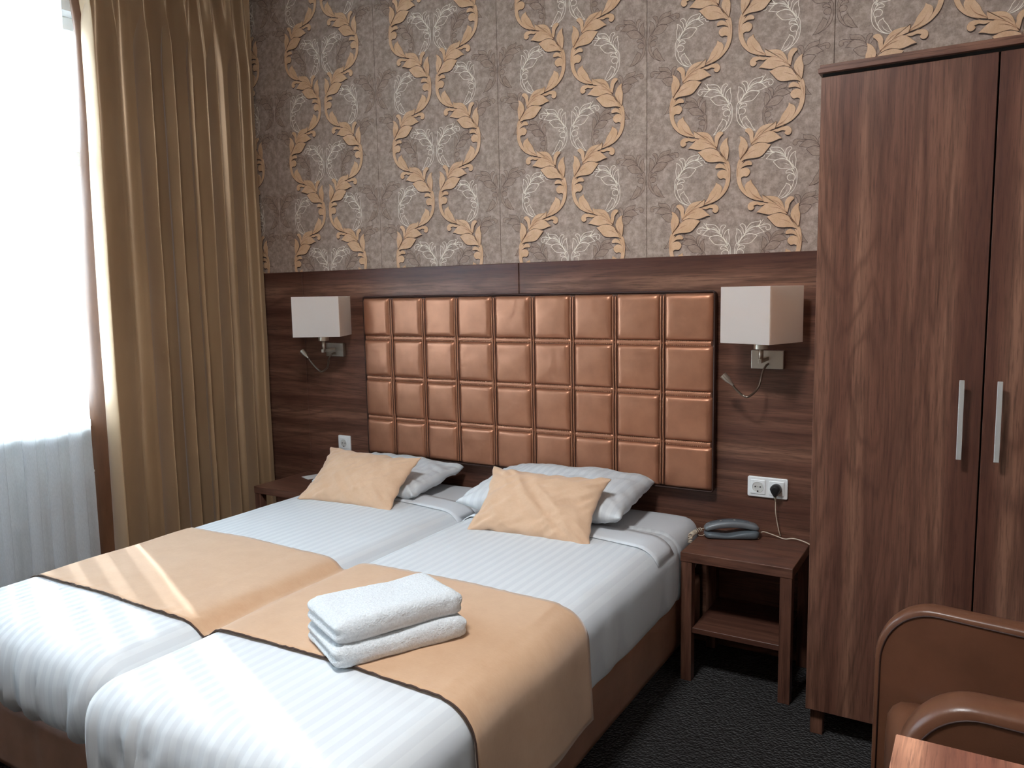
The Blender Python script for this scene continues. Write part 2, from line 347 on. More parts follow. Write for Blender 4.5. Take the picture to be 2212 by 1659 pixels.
# ------------------------------------------------------------------ wallpaper ornament
PIECES = [
('stem',[(-99.7,-91.8,1),(-113.9,-101.8),(-127.4,-116.9),(-137.3,-129.0),(-142.5,-144.1),(-144.7,-165.9),(-144.4,-190.4),(-141.1,-212.9),(-131.5,-236.2),(-115.7,-255.3),(-97.3,-269.7),(-63.5,-286.2,1),(-90.8,-266.8),(-107.9,-245.2),(-119.0,-225.5),(-125.4,-207.5),(-126.5,-192.7),(-129.2,-175.2),(-126.7,-156.0),(-120.2,-139.8),(-111.2,-121.6)]),
('G',[(-126.5,-195.2,1),(-133.1,-182.1),(-133.2,-168.6),(-124.0,-159.3),(-109.7,-158.3),(-97.9,-164.2),(-93.2,-173.8),(-96.5,-184.3),(-105.6,-191.7),(-116.0,-190.4),(-122.5,-192.0)]),
('F',[(-129.8,-161.7,1),(-124.1,-146.6),(-113.7,-137.1),(-100.7,-133.3),(-90.3,-137.8),(-86.1,-145.7),(-89.0,-151.4),(-98.0,-150.6),(-111.0,-151.3),(-121.4,-156.7)]),
('H',[(-36.5,-288.3,1),(-58.4,-283.9),(-79.1,-276.7),(-97.3,-262.3),(-109.2,-243.8),(-112.4,-226.3),(-105.4,-213.7),(-95.1,-208.4),(-88.6,-202.9,1),(-86.0,-214.9),(-75.5,-229.6),(-65.1,-244.2),(-57.2,-262.1),(-46.9,-276.7)]),
('K',[(-29.8,-37.5,1),(-12.2,-31.2),(5.3,-28.7),(20.1,-24.4),(35.0,-22.8),(46.1,-25.7),(53.6,-33.9),(54.9,-44.7),(50.1,-53.3),(41.5,-56.0),(32.8,-51.8),(29.8,-44.8),(33.9,-39.8,1),(20.3,-36.2),(5.4,-40.1),(-12.2,-36.6)]),
('E',[(-134.6,-39.4,1),(-122.0,-45.4),(-111.6,-56.2),(-104.2,-71.8),(-103.6,-85.2),(-111.3,-99.8),(-121.7,-112.9),(-130.7,-126.2,1),(-134.2,-116.0),(-136.9,-96.1),(-137.3,-79.1),(-132.4,-62.8),(-131.9,-50.7)]),
('B',[(-92.0,-73.6,1),(-96.0,-56.1),(-98.7,-42.5),(-106.5,-31.6),(-114.3,-24.4),(-113.1,-17.4),(-104.0,-14.0),(-93.7,-16.8),(-85.9,-25.2),(-82.0,-36.6),(-82.7,-48.5),(-79.2,-61.0,1)]),
('D',[(-126.8,-134.1,1),(-113.8,-111.6),(-103.5,-94.8),(-89.4,-81.2),(-72.7,-73.5),(-52.3,-72.2),(-34.5,-76.1),(-17.3,-83.9,1),(-24.2,-91.9),(-34.3,-103.6),(-46.9,-117.4),(-59.6,-124.0),(-77.5,-126.3),(-98.2,-126.3),(-113.7,-128.6)]),
('A',[(-83.1,-61.7,1),(-77.6,-44.5),(-70.5,-30.0),(-55.3,-14.4),(-35.1,-8.1),(-16.2,-6.9),(-5.0,-4.6),(0.0,0.0,1),(-0.4,-13.6),(-5.2,-27.0,1),(-24.8,-32.3),(-45.0,-37.5),(-61.4,-45.7),(-72.9,-54.8)]),
('C',[(-90.7,-79.8,1),(-83.1,-62.9),(-70.4,-49.2),(-50.0,-36.7),(-27.3,-32.6),(-9.6,-37.7),(5.5,-50.0),(21.8,-65.5,1),(8.1,-67.0),(-11.8,-73.5),(-29.4,-76.1),(-47.2,-72.5),(-65.1,-70.8),(-77.9,-74.5)]),
]
VEINS = [[(-134.6,-150.1),(-126.8,-126.8),(-111.3,-102.2),(-90.7,-76.2),(-70.3,-55.2),(-47.5,-39.5),(-19.7,-31.4),(-4.7,-27.1)],
[(-83.0,-70.1),(-70.3,-60.0),(-52.5,-51.9),(-33.5,-48.8)], [(-106.0,-112.7),(-90.6,-102.7),(-70.0,-96.0)],
[(-126.9,-117.0),(-121.7,-103.2),(-117.1,-83.2)], [(-72.9,-50.0),(-55.2,-31.2),(-32.4,-22.8)],
[(-94.9,-237.0),(-84.4,-256.5),(-66.2,-272.0),(-43.0,-283.7)], [(-138.3,-191.2),(-139.7,-166.5),(-134.6,-150.1)],
[(-115.1,-111.4),(-108.7,-102.6),(-101.0,-92.8)], [(-4.7,-27.1),(5.2,-16.9),(24.9,-5.9)]]
FANS = [[(-23.5,-36.1),(0.3,-30.3),(25.0,-15.3)], [(-18.5,-33.3),(-2.3,-18.0),(16.1,6.1)]]
LEVEL = {'stem': 0, 'G': 1, 'F': 2, 'H': 1, 'K': 0.5, 'E': 2, 'B': 2, 'D': 3, 'A': 3.5, 'C': 4.5}
def outline(pts, per=4):
    """closed smooth outline with corners at flagged points -> list of 2d Vectors (metres)"""
    n = len(pts); st = [i for i, p in enumerate(pts) if len(p) > 2]; out = []
    for a_, b_ in zip(st, st[1:] + [st[0] + n]):
        seg = [Vector((pts[i % n][0], pts[i % n][1])) * 0.001 for i in range(a_, b_ + 1)]
        if len(seg) == 2: out += seg[:1]
        else: out += catmull(seg, per)[:-1]
    return out
OUT = [(k, outline(p)) for k, p in PIECES]
class Sheet:
    def __init__(s): s.V = []; s.F = []; s.MI = []
    def poly(s, pts, y, mi):
        b = len(s.V); s.V += [(p.x, y, p.y) for p in pts]; s.F.append(tuple(range(b, b + len(pts)))); s.MI.append(mi)
    def relief(s, pts, y, hgt, ins, mi):
        n = len(pts); ar = sum(pts[i].x * pts[(i + 1) % n].y - pts[(i + 1) % n].x * pts[i].y for i in range(n)); sg = 1 if ar > 0 else -1
        top = []
        for i in range(n):
            d = (pts[(i + 1) % n] - pts[i - 1]); d = d.normalized() if d.length > 1e-9 else Vector((1, 0))
            top.append(pts[i] + Vector((-d.y, d.x)) * ins * sg)
        b = len(s.V); s.V += [(p.x, y, p.y) for p in pts] + [(p.x, y - hgt, p.y) for p in top]
        for i in range(n): s.F.append((b + i, b + (i + 1) % n, b + n + (i + 1) % n, b + n + i)); s.MI.append(mi)
        s.F.append(tuple(b + n + i for i in range(n))); s.MI.append(mi)
    def stroke(s, pts, y, wd, mi, closed=False, taper=False):
        n = len(pts); b = len(s.V)
        for i in range(n):
            p = pts[i]; d = (pts[(i + 1) % n] - pts[i - 1]) if closed else (pts[min(i + 1, n - 1)] - pts[max(i - 1, 0)])
            d = d.normalized() if d.length > 1e-9 else Vector((1, 0)); q = Vector((-d.y, d.x)) * wd / 2
            if taper: q *= max(0.15, math.sin(PI * (0.08 + 0.84 * i / (n - 1))))
            s.V += [(p.x + q.x, y, p.y + q.y), (p.x - q.x, y, p.y - q.y)]
        for i in range(n if closed else n - 1):
            j = (i + 1) % n; s.F.append((b + 2 * i, b + 2 * j, b + 2 * j + 1, b + 2 * i + 1)); s.MI.append(mi)
    def build(s, name, mats, parent, loc):
        o = mesh(name, s.V, s.F, None, parent, loc=loc)
        for m in mats: o.data.materials.append(m)
        o.data.polygons.foreach_set('material_index', s.MI); return o
def place(pts, ax, az, scl=1.0, mir=False, rot=0.0):
    r = []
    for p in pts:
        x, z = p.x * scl * (-1 if mir else 1), p.y * scl
        if rot: x, z = x * math.cos(rot) - z * math.sin(rot), x * math.sin(rot) + z * math.cos(rot)
        r.append(Vector((ax + x, az + z)))
    return r
def v2(l): return catmull([Vector((x * 0.001, y * 0.001)) for x, y in l], 4)
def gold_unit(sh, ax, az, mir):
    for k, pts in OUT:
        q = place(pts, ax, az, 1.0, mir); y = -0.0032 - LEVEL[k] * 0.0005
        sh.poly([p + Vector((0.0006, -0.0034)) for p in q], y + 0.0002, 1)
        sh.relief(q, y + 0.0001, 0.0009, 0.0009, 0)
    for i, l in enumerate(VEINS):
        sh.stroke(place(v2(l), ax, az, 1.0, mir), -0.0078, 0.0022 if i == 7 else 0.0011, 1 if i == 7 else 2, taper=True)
def line_unit(sh, ax, az, scl, mir, only=None):
    for l in FANS: sh.stroke(place(v2(l), ax, az, scl, mir), -0.0029, 0.0017, 1)
    for k, pts in OUT:
        q = place(pts, ax, az, scl, mir); y = -0.0026 - LEVEL[k] * 0.00004
        sh.poly(q, y, 0); sh.stroke(q, y - 0.00002, 0.0020, 1, closed=True)
    for i, l in enumerate(VEINS[:7]): sh.stroke(place(v2(l), ax, az, scl, mir), -0.0030, 0.0015, 1, taper=True)
def tonal_unit(sh, ax, az, scl, mir):
    for k, pts in OUT:
        q = place(pts, ax, az, scl, mir); y = -0.0020 - LEVEL[k] * 0.00004
        sh.poly(q, y, 0); sh.stroke(q, y - 0.00002, 0.0014, 1, closed=True)
    for l in VEINS[:7]: sh.stroke(place(v2(l), ax, az, scl, mir), -0.0023, 0.0008, 1, taper=True)
PER = 0.5255; AZ = 2.3207; rows = range(-1, 3)
gold, gold2, tone, line = Sheet(), Sheet(), Sheet(), Sheet()
for n in rows:
    z = AZ + PER * n
    for s_, g in ((1, gold), (-1, gold2)):
        for (ax, az, mir) in ((-0.1104, z, False), (-0.1561, z - PER / 2, True)):
            if az > 3.13 or az < 1.5: continue
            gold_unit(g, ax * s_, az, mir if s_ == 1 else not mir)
        m = lambda b: b if s_ == 1 else not b
        for dx, dz, sc_, mr in ((-0.1044, z - 0.0944, 0.67, True), (-0.1349, z - 0.3518, 0.68, False)):
            if 1.5 < dz < 3.13: line_unit(line, dx * s_, dz, sc_, m(mr))
        # tonal sprigs: C-tip anchored units
        for (cx, cz, sc_, mr) in ((-0.2373, z - 0.3635, 0.645, False), (-0.3142, z - 0.0417, 0.645, True), (-0.205, z - 0.17, 0.60, True)):
            ax = cx - 0.0218 * sc_ * (-1 if mr else 1); az = cz + 0.0655 * sc_
            if 1.5 < az < 3.13: tonal_unit(tone, ax * s_, az, sc_, m(mr))
first = None
for k, cx in enumerate([-2.45, -1.75, -1.05, -0.35, 0.35, 1.05, 1.75]):
    x0, x1 = max(cx - 0.3489, XL), cx + 0.3489
    st = mesh('wallpaper_strip', [(x0 - cx, -0.0012, 1.5), (x1 - cx, -0.0012, 1.5), (x1 - cx, -0.0012, ZC), (x0 - cx, -0.0012, ZC), (x0 - cx, 0.003, 1.5), (x1 - cx, 0.003, 1.5), (x1 - cx, 0.003, ZC), (x0 - cx, 0.003, ZC)],
              [(0, 1, 2, 3), (0, 3, 7, 4), (1, 5, 6, 2), (0, 4, 5, 1), (3, 2, 6, 7)], M['paper'], wall_back, loc=(cx, 0, 0))
    if first is None:
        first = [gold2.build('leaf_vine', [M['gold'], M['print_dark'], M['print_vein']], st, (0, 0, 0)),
                 tone.build('tonal_sprig', [M['tonal'], M['print_tonal']], st, (0, 0, 0)),
                 line.build('outline_sprig', [M['paper'], M['print_white']], st, (0, 0, 0))]
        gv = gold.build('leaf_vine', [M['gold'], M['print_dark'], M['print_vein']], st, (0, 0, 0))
        # the first strip is cut by the corner: keep only its half inside the room
        first.append(gv); gv.parent = None
    else:
        for s_ in first:
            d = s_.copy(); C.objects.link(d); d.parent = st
bpy.data.objects.remove(first[3]) if first[3].parent is None else None
first[1].parent.children  # noqa
# seam shadow gaps are the 1 mm joints between strips

# ------------------------------------------------------------------ panelling (dark wood wainscot)
def panel(x0, x1, z0, z1): 
    return box('panel', (x0 + 0.0022, x1 - 0.0022, -0.016, 0.004, z0, z1), M['wood_h'], wall_back, bevel=0.0012, seg=1)
box('panel_backing', (XL, 1.72, -0.004, 0.004, 0.0, 1.575), M['dark_gap'], wall_back)
panel(XL, -1.9385, 0.0, 1.578); panel(-1.9385, -0.6, 0.0, 1.578); panel(-0.6, 1.72, 0.0, 1.578)

# ------------------------------------------------------------------ headboard
hb = empty('headboard', 'copper satin padded headboard with stitched square tufts above the bed', 'headboard', (-0.59, -0.016, 0.65))
hx = [-1.482, -1.304, -1.105, -0.914, -0.710, -0.508, -0.313, -0.117, 0.090, 0.300]; hz = [0.648, 0.834, 1.034, 1.235, 1.434]
box('backing', (-0.892, 0.890, -0.040, 0.0, -0.004, 0.787), M['copper_dark'], hb, bevel=0.01, seg=3)
rb = 0.019
box('seam_cloth', (-0.885, 0.883, -0.0425, -0.0395, 0.005, 0.779), M['copper_groove_shade'], hb)
def pad(x0, x1, z0, z1, eL, eR, eB, eT):
    nu = nv = 22; V = []
    def knots(n, L):  # denser near the edges
        return [L * (0.5 - 0.5 * math.cos(PI * i / (n - 1))) for i in range(n)]
    W, Hh = x1 - x0, z1 - z0
    for u in knots(nu, W):
        for v in knots(nv, Hh):
            def e(d, r, outer):
                r = r * (1.25 if outer else 1.0); t = max(0.0, 1 - d / r); return math.sqrt(max(0.0, 1 - t * t))
            hgt = min(e(u, rb, eL), e(W - u, rb, eR)) * min(e(v, rb * 0.8, eB), e(Hh - v, rb * 0.8, eT))
            bul = 0.0035 * math.sin(PI * u / W) * math.sin(PI * v / Hh)
            puck = 0.0012 * nz(u * 30 + x0 * 50, v * 30 + z0 * 40) * (1 if 0.01 < v < Hh - 0.01 else 0.3)
            V.append((x0 + u + 0.59, -0.038 - 0.019 * hgt - bul - puck * hgt, z0 + v - 0.65))
    return V, grid_faces(nu, nv)
g = 0.0105
for i in range(9):
    for j in range(4):
        V, F = pad(hx[i] + (g if i else 0.003), hx[i + 1] - (g if i < 8 else 0.003), hz[j] + (g if j else 0.003), hz[j + 1] - (g if j < 3 else 0.003), i == 0, i == 8, j == 0, j == 3)
        mesh('padded_panel', V, F, M['copper'], hb, smooth=True)
for i in range(1, 9):
    for s_ in (-1, 1):
        pts = []
        for k in range(61):
            z = hz[0] + 0.01 + (hz[4] - hz[0] - 0.02) * k / 60
            dip = min(abs(z - q) for q in hz[1:4]); 
            pts.append((hx[i] + 0.59 + s_ * 0.0058 + 0.0016 * nz(i * 3.1, z * 7), -0.0462 - 0.004 * min(1, dip / 0.03), z - 0.65))
        tube('seam_welt', pts, 0.0034, M['copper'], hb, nr=8)
st_bm = bmesh.new()
for j in range(1, 4):
    V = []; nx = 360
    for k in range(nx):
        x = hx[0] + 0.012 + (hx[9] - hx[0] - 0.024) * k / (nx - 1); wob = 0.0015 * nz(x * 9, j * 5.0)
        dvert = min(abs(x - q) for q in hx[1:9]); dy = -0.002 if dvert > 0.012 else 0.002
        pk = 0.0007 * math.sin(x * 2 * PI / 0.009)
        for (dz, y) in ((-0.0105, -0.040), (-0.0068, -0.0435), (0.0, -0.0455), (0.0068, -0.0435), (0.0105, -0.040)):
            V.append((x + 0.59, y + dy + pk * (1 if abs(dz) < 0.008 and dz else 0.2), hz[j] + dz + wob - 0.65))
    mesh('seam_band', V, grid_faces(nx, 5), M['copper'], hb, smooth=True)
    for s_ in (-1, 1):
        x = hx[0] + 0.02
        while x < hx[9] - 0.02:
            if min(abs(x - q) for q in hx[1:9]) > 0.012:
                r = bmesh.ops.create_cube(st_bm, size=1)
                for v in r['verts']: v.co = Vector((x + 0.59 + v.co.x * 0.0035, -0.0455 + v.co.y * 0.003, hz[j] - 0.65 + s_ * 0.0078 + 0.0015 * nz(x * 9, j * 5.0) + v.co.z * 0.0045 + v.co.x * 0.001))
            x += 0.0085
so = from_bm('stitching', st_bm, M['copper_thread'], hb); so['kind'] = 'stuff'
pp = []
for cx_, cz_, a0 in ((0.880, 0.779, 0), (-0.882, 0.779, 90), (-0.882, 0.004, 180), (0.880, 0.004, 270)):
    for k in range(5): q = math.radians(a0 + 90 * k / 4); pp.append((cx_ + 0.009 * math.cos(q), -0.043, cz_ + 0.009 * math.sin(q)))
tube('edge_piping', pp + pp[:1], 0.004, M['copper_dark'], hb, nr=6)

# ------------------------------------------------------------------ beds
def rounded_block(x0, x1, y0, y1, z0, z1, r, step, disp, rz=None, r_head=None):
    """closed rounded block as a grid-subdivided cube; disp(P, n) moves a surface point"""
    bm = bmesh.new(); rz = rz or r
    cx, cy, cz = (x0 + x1) / 2, (y0 + y1) / 2, (z0 + z1) / 2; hx_, hy_, hz_ = (x1 - x0) / 2, (y1 - y0) / 2, (z1 - z0) / 2
    def ax(h):
        n = max(4, int(2 * h / step)); k = [-h + 2 * h * i / n for i in range(n + 1)]; return k
    X, Y, Z = ax(hx_), ax(hy_), ax(hz_); vd = {}
    def vert(i, j, k):
        key = (i, j, k)
        if key not in vd:
            p = Vector((X[i], Y[j], Z[k]))
            q = Vector((max(-hx_ + r, min(hx_ - r, p.x)), max(-hy_ + r, min(hy_ - r, p.y)), max(-hz_ + rz, min(hz_ - rz, p.z))))
            d = p - q; nn = Vector((d.x / r, d.y / r, d.z / rz))
            if r_head and p.y > hy_ - r_head and p.y > 0:
                q.y = hy_ - r_head; d = p - q; nn = Vector((d.x / r, d.y / r_head, d.z / rz))
            if nn.length > 1e-9: nn.normalize()
            ryy = r_head if (r_head and p.y > 0) else r
            if r_head and p.y > 0: q.y = min(p.y, hy_ - r_head); 
            P = q + Vector((nn.x * r, nn.y * ryy, nn.z * rz)) + Vector((cx, cy, cz))
            vd[key] = bm.verts.new(P + disp(P, nn))
        return vd[key]
    a_, b_, c_ = len(X) - 1, len(Y) - 1, len(Z) - 1
    for i in range(a_):
        for j in range(b_):
            bm.faces.new((vert(i, j, c_), vert(i + 1, j, c_), vert(i + 1, j + 1, c_), vert(i, j + 1, c_)))
            bm.faces.new((vert(i, j, 0), vert(i, j + 1, 0), vert(i + 1, j + 1, 0), vert(i + 1, j, 0)))
    for i in range(a_):
        for k in range(c_):
            bm.faces.new((vert(i, 0, k), vert(i + 1, 0, k), vert(i + 1, 0, k + 1), vert(i, 0, k + 1)))
            bm.faces.new((vert(i, b_, k), vert(i, b_, k + 1), vert(i + 1, b_, k + 1), vert(i + 1, b_, k)))
    for j in range(b_):
        for k in range(c_):
            bm.faces.new((vert(0, j, k), vert(0, j, k + 1), vert(0, j + 1, k + 1), vert(0, j + 1, k)))
            bm.faces.new((vert(a_, j, k), vert(a_, j + 1, k), vert(a_, j + 1, k + 1), vert(a_, j, k + 1)))
    return bm
zero = lambda P, n: Vector((0, 0, 0))
def bed(name, x0, x1, label):
    t = empty(name, label, 'bed', ((x0 + x1) / 2, -1.0, 0), group='twin box spring beds')
    lo = -(x0 + x1) / 2
    def dsp(P, n):
        return n * (0.002 * nz(P.x * 6, P.y * 6, P.z * 6) - (0.004 if abs(P.x - (x0 + x1) / 2) < 0.006 and n.y < -0.5 else 0))
    from_bm('base', rounded_block(x0 + 0.01, x1 - 0.01, -2.0, -0.03, 0.085, 0.300, 0.022, 0.03, dsp), M['base_leather'], t, smooth=True, loc=(lo, 1.0, 0))
    from_bm('mattress', rounded_block(x0 + 0.012, x1 - 0.012, -1.985, -0.022, 0.30, 0.540, 0.07, 0.03, lambda P, n: n * 0.002 * nz(P.x * 9, P.y * 9, P.z * 9)), M['sheet'], t, smooth=True, loc=(lo, 1.0, 0))
    for px in (x0 + 0.08, x1 - 0.08):
        for py in (-1.92, -0.12):
            lathe('leg', [(0.022, 0.0), (0.024, 0.004), (0.026, 0.086), (0.026, 0.09)], M['black_plastic'], t, 16, loc=(px + lo, py + 1.0, 0))
    return t
bed('box_spring_bed', -1.492, -0.615, 'bronze leather box spring bed beside the window and drape')
bed('box_spring_bed', -0.602, 0.262, 'bronze leather box spring bed beside the telephone nightstand')

def crown(x, y, x0, x1): 
    u = (x - x0) / (x1 - x0); return 0.012 * (1 - (2 * u - 1) ** 2)
DL = (-1.505, -0.612); DR = (-0.602, 0.276)
def duvet(x0, x1, yh, yf, zb, zt, seed, label):
    def dsp(P, n):
        d = Vector((0, 0, 0)); t = (P.z - zb) / (zt - zb)
        if n.z > 0.3: d.z += crown(P.x, P.y, x0, x1) + 0.003 * nz(P.x * 3 + seed, P.y * 2.2) + 0.0016 * nz(P.x * 16 + seed, P.y * 5)
        foot = max(0.0, -n.y)
        if foot > 0.05:   # gathers of the foot end
            fx = P.x * 30 + 4.5 * nz(P.x * 4 + seed, P.z * 2) + 2.2 * nz(P.x * 11, P.z * 3 + seed)
            am = 0.0135 * (1 - t) ** 0.6 * min(1, foot * 1.6) * (0.7 + 0.9 * abs(nz(P.x * 4, seed)))
            d += Vector((0, -1, 0)) * (am * (math.sin(fx * 2.2) + 0.6 * math.sin(fx * 4.7 + 1.0)) + 0.016 * math.sin(PI * min(1, max(0, t))) * foot)
            d.z += -0.012 * (1 - t) * nz(P.x * 8 + seed, 1.7)
        side = max(0.0, abs(n.x) - 0.1)
        if side > 0:
            sg = 1 if n.x > 0 else -1
            d.x += sg * side * (0.004 * math.sin(P.y * 23 + 3 * nz(P.y * 4, seed)) * (1 - t) + 0.006 * math.sin(PI * max(0, min(1, t))))
            d.z += side * 0.012 * (1 - t) * nz(P.y * 5, seed + 3)
        if t < 0.12: # hem tucked under the mattress
            d.x += -n.x * 0.012; d.y += -n.y * 0.014
        return d
    bm = rounded_block(x0, x1, yf, yh, zb, zt, 0.085, 0.018, dsp, 0.075, 0.02)
    cx, cy = (x0 + x1) / 2, (yf + yh) / 2
    o = from_bm('duvet', bm, M['linen'], None, smooth=True); o.data.transform(Matrix.Translation((-cx, -cy, 0))); o.location = (cx, cy, 0)
    return tag(o, label, 'duvet', 'duvets on the twin beds')
duv_left = duvet(DL[0], DL[1], -0.33, -2.045, 0.300, 0.548, 1.3, 'white striped duvet tucked over the bed beside the window')
duv_right = duvet(DR[0], DR[1], -0.34, -2.115, 0.262, 0.552, 5.9, 'white striped duvet tucked over the bed with the towels')
# ------------------------------------------------------------------ bed runner
def duvet_top(x):
    x0, x1, zt = (DL[0], DL[1], 0.548) if x < -0.607 else (DR[0], DR[1], 0.552)
    e = max(0.0, 1 - min(x - x0, x1 - x) / 0.085); e = min(1, e)
    return zt - 0.075 * (1 - math.sqrt(1 - e * e)) + crown(x, 0, x0, x1)
def runner_prof():
    P = []
    xs0, xs1, r = DL[0] - 0.012, DR[1] + 0.013, 0.095
    for k in range(14): P.append((xs0, 0.250 + (0.548 + 0.009 - r - 0.250) * k / 13))
    for k in range(1, 12):
        a_ = PI - k / 12 * PI / 2; P.append((xs0 + r + r * math.cos(a_), 0.557 - r + r * math.sin(a_)))
    n = 130
    for k in range(n + 1):
        x = xs0 + r + (xs1 - xs0 - 2 * r) * k / n
        d = abs(x + 0.607)
        z = 0.0085 + (0.548 if x < -0.607 else 0.552) + crown(x, 0, *(DL if x < -0.607 else DR))
        if d < 0.20:
            xe = -0.607 + math.copysign(0.20, x + 0.607); ze = 0.0095 + (0.548 if xe < -0.607 else 0.552) + crown(xe, 0, *(DL if xe < -0.607 else DR))
            z = ze - 0.004 * (1 - d / 0.20) - 0.030 * math.exp(-(d / 0.045) ** 2)
            z = max(z, duvet_top(x) + 0.0075)
        P.append((x, z))
    for k in range(1, 12):
        a_ = PI / 2 - k / 12 * PI / 2; P.append((xs1 - r + r * math.cos(a_), 0.560 - r + r * math.sin(a_)))
    for k in range(1, 15): P.append((xs1 + 0.012 * k / 14, 0.465 - (0.465 - 0.243) * k / 14))
    return P
def turn_down(par, x0, x1, y0, y1, skew):
    V = []; nu, nv_ = 60, 7; lx, ly = par.location.x, par.location.y
    for i in range(nu):
        x = x0 + (x1 - x0) * i / (nu - 1)
        for j in range(nv_):
            t = j / (nv_ - 1); y = y0 + (y1 - y0) * t + skew * i / (nu - 1) + 0.006 * nz(x * 5, y0 * 9)
            V.append((x - lx, y - ly, duvet_top(x) + 0.0025 + 0.0018 * math.sin(PI * min(1, t * 1.15)) + 0.0015 * nz(x * 9, y * 9)))
    o = mesh('sheet_fold', V, grid_faces(nu, nv_), M['sheet'], par, smooth=True); md = o.modifiers.new('thickness', 'SOLIDIFY'); md.thickness = 0.004; md.offset = 1
turn_down(duv_left, DL[0] + 0.006, DL[1] - 0.004, -0.48, -0.345, -0.03)
turn_down(duv_right, DR[0] + 0.004, DR[1] - 0.004, -0.53, -0.375, -0.07)
RP = runner_prof(); nv = 40; V = []
for i, (x, z) in enumerate(RP):
    for j in range(nv):
        t = j / (nv - 1); y = -1.172 - 0.585 * t
        y += (0.012 * nz(x * 3.1, 4.0) + 0.014 * math.exp(-((x + 0.61) / 0.07) ** 2) * (1 if t > 0.5 else -1)) * abs(2 * t - 1)
        edge = max(0, (t - 0.90) / 0.10) + 0.5 * max(0, (0.06 - t) / 0.06)
        pk = 0.0035 * edge * (nz(x * 38, t * 3) + 0.6 * nz(x * 70, t * 5)) + 0.0016 * nz(x * 7, y * 9) + 0.0025 * max(0, nz(x * 4 + 3, y * 6))
        top = 1.0 if 25 < i < len(RP) - 26 else 0.0
        nx_ = 0.0 if top else (-1 if i < 20 else 1)
        dip = -0.012 * math.exp(-((x + 0.61) / 0.06) ** 2) * max(0, (t - 0.6) / 0.4)
        zz = z + pk * top + dip + (0.008 * nz(y * 6, 2.0) if (i == 0 or i == len(RP) - 1) else 0)
        V.append((x + nx_ * abs(pk) * 0.6 + (0.004 * math.sin(y * 17) if not top else 0), y, zz))
runner = mesh('bed_runner', V, grid_faces(len(RP), nv), M['tan'], None, smooth=True)
md = runner.modifiers.new('thickness', 'SOLIDIFY'); md.thickness = 0.004; md.offset = 1
tag(runner, 'tan suede bed runner with dark hem draped across both duvets', 'bed runner')
tube('hem', [Vector(V[i * nv + nv - 1]) + Vector((0, -0.0006, -0.001)) for i in range(len(RP))], 0.0026, M['hem'], runner, nr=6)

# ------------------------------------------------------------------ pillows and cushions
def pillow(name, cen, u, v, W, Hh, T, m, seed, label, cat, pull=0.05, power=2.6, wr=1.0, group=None, sag=0.0, fat=0.55):
    """two-sided cushion: u = long axis, v = short axis, normal = u x v"""
    u = Vector(u).normalized(); v = Vector(v); v = (v - u * v.dot(u)).normalized(); n = u.cross(v)
    nu, nv_ = 56, 40; V = []; F = []
    for side in (1, -1):
        for i in range(nu):
            a_ = -1 + 2 * i / (nu - 1)
            a_ = math.copysign(1 - (1 - abs(a_)) ** 1.25, a_)
            for j in range(nv_):
                b_ = -1 + 2 * j / (nv_ - 1); b_ = math.copysign(1 - (1 - abs(b_)) ** 1.25, b_)
                x = a_ * W / 2 * (1 - pull * (1 - b_ * b_)); y = b_ * Hh / 2 * (1 - pull * 1.1 * (1 - a_ * a_))
                h = (max(0, 1 - abs(a_) ** power) * max(0, 1 - abs(b_) ** power)) ** fat
                ed = ed_ = max(abs(a_), abs(b_)); rim = math.exp(-((1 - ed) / 0.16) ** 2)
                cr = abs(a_) * abs(b_)
                tang = (a_ if abs(b_) > abs(a_) else b_)
                n1 = nz((a_ * 1.1 + b_ * 0.7) * 2.6 + seed, (a_ * 0.5 - b_) * 0.7 + seed, side * 2.0)
                n2 = nz((a_ - b_ * 0.8) * 4.4 + seed * 2, (a_ + b_) * 0.9, side * 3.0)
                w_ = 0.016 * (0.45 - abs(n1) * 1.9) * (1 - 0.5 * ed_) + 0.008 * (0.35 - abs(n2) * 1.6)
                w_ += 0.008 * math.sin(tang * 17 + 5 * nz(tang * 2.1, seed)) * math.exp(-((1 - ed_) / 0.16) ** 2) * (0.5 + nz(tang * 3, seed * 2))
                w_ += 0.009 * cr * cr * math.sin((abs(a_) - abs(b_)) * 22 + seed * (1 if a_ * b_ > 0 else 2))
                hh = side * T / 2 * h * (1 + 0) + side * wr * w_ * min(1, h * 2.2)
                off = 0.006 * rim * nz(tang * 6 + seed, seed * 3.0)
                x += 0.007 * rim * nz(b_ * 4 + seed, side * 0.0 + 3.0, a_ * 0.5) * (abs(a_) > abs(b_)); y += 0.010 * rim * nz(a_ * 5 + seed, 9.0, b_ * 0.5) * (abs(b_) >= abs(a_))
                P = Vector(cen) + u * x + v * (y - sag * (1 - a_ * a_) * (b_ > 0) * b_) + n * (hh + off)
                V.append(P)
        F += [f if side == 1 else f[::-1] for f in grid_faces(nu, nv_, off=0 if side == 1 else nu * nv_)]
    o = mesh(name, V, F, m, None, smooth=True)
    bm = bmesh.new(); bm.from_mesh(o.data); bmesh.ops.remove_doubles(bm, verts=bm.verts, dist=0.0006); bm.to_mesh(o.data); bm.free()
    o.data.polygons.foreach_set('use_smooth', [True] * len(o.data.polygons))
    o.data.transform(Matrix.Translation(-Vector(cen))); o.location = cen
    return tag(o, label, cat, 'white pillows on the beds' if name == 'pillow' else 'tan cushions on the beds')
pillow('pillow', (-0.272, -0.296, 0.636), (1, 0.06, 0.02), (-0.04, 1, 0.09), 0.70, 0.46, 0.160, M['linen_fine'], 2.1, 'plump white pillow behind the tan cushion by the telephone', 'pillow', 0.05, 2.6, 0.8, fat=0.46)
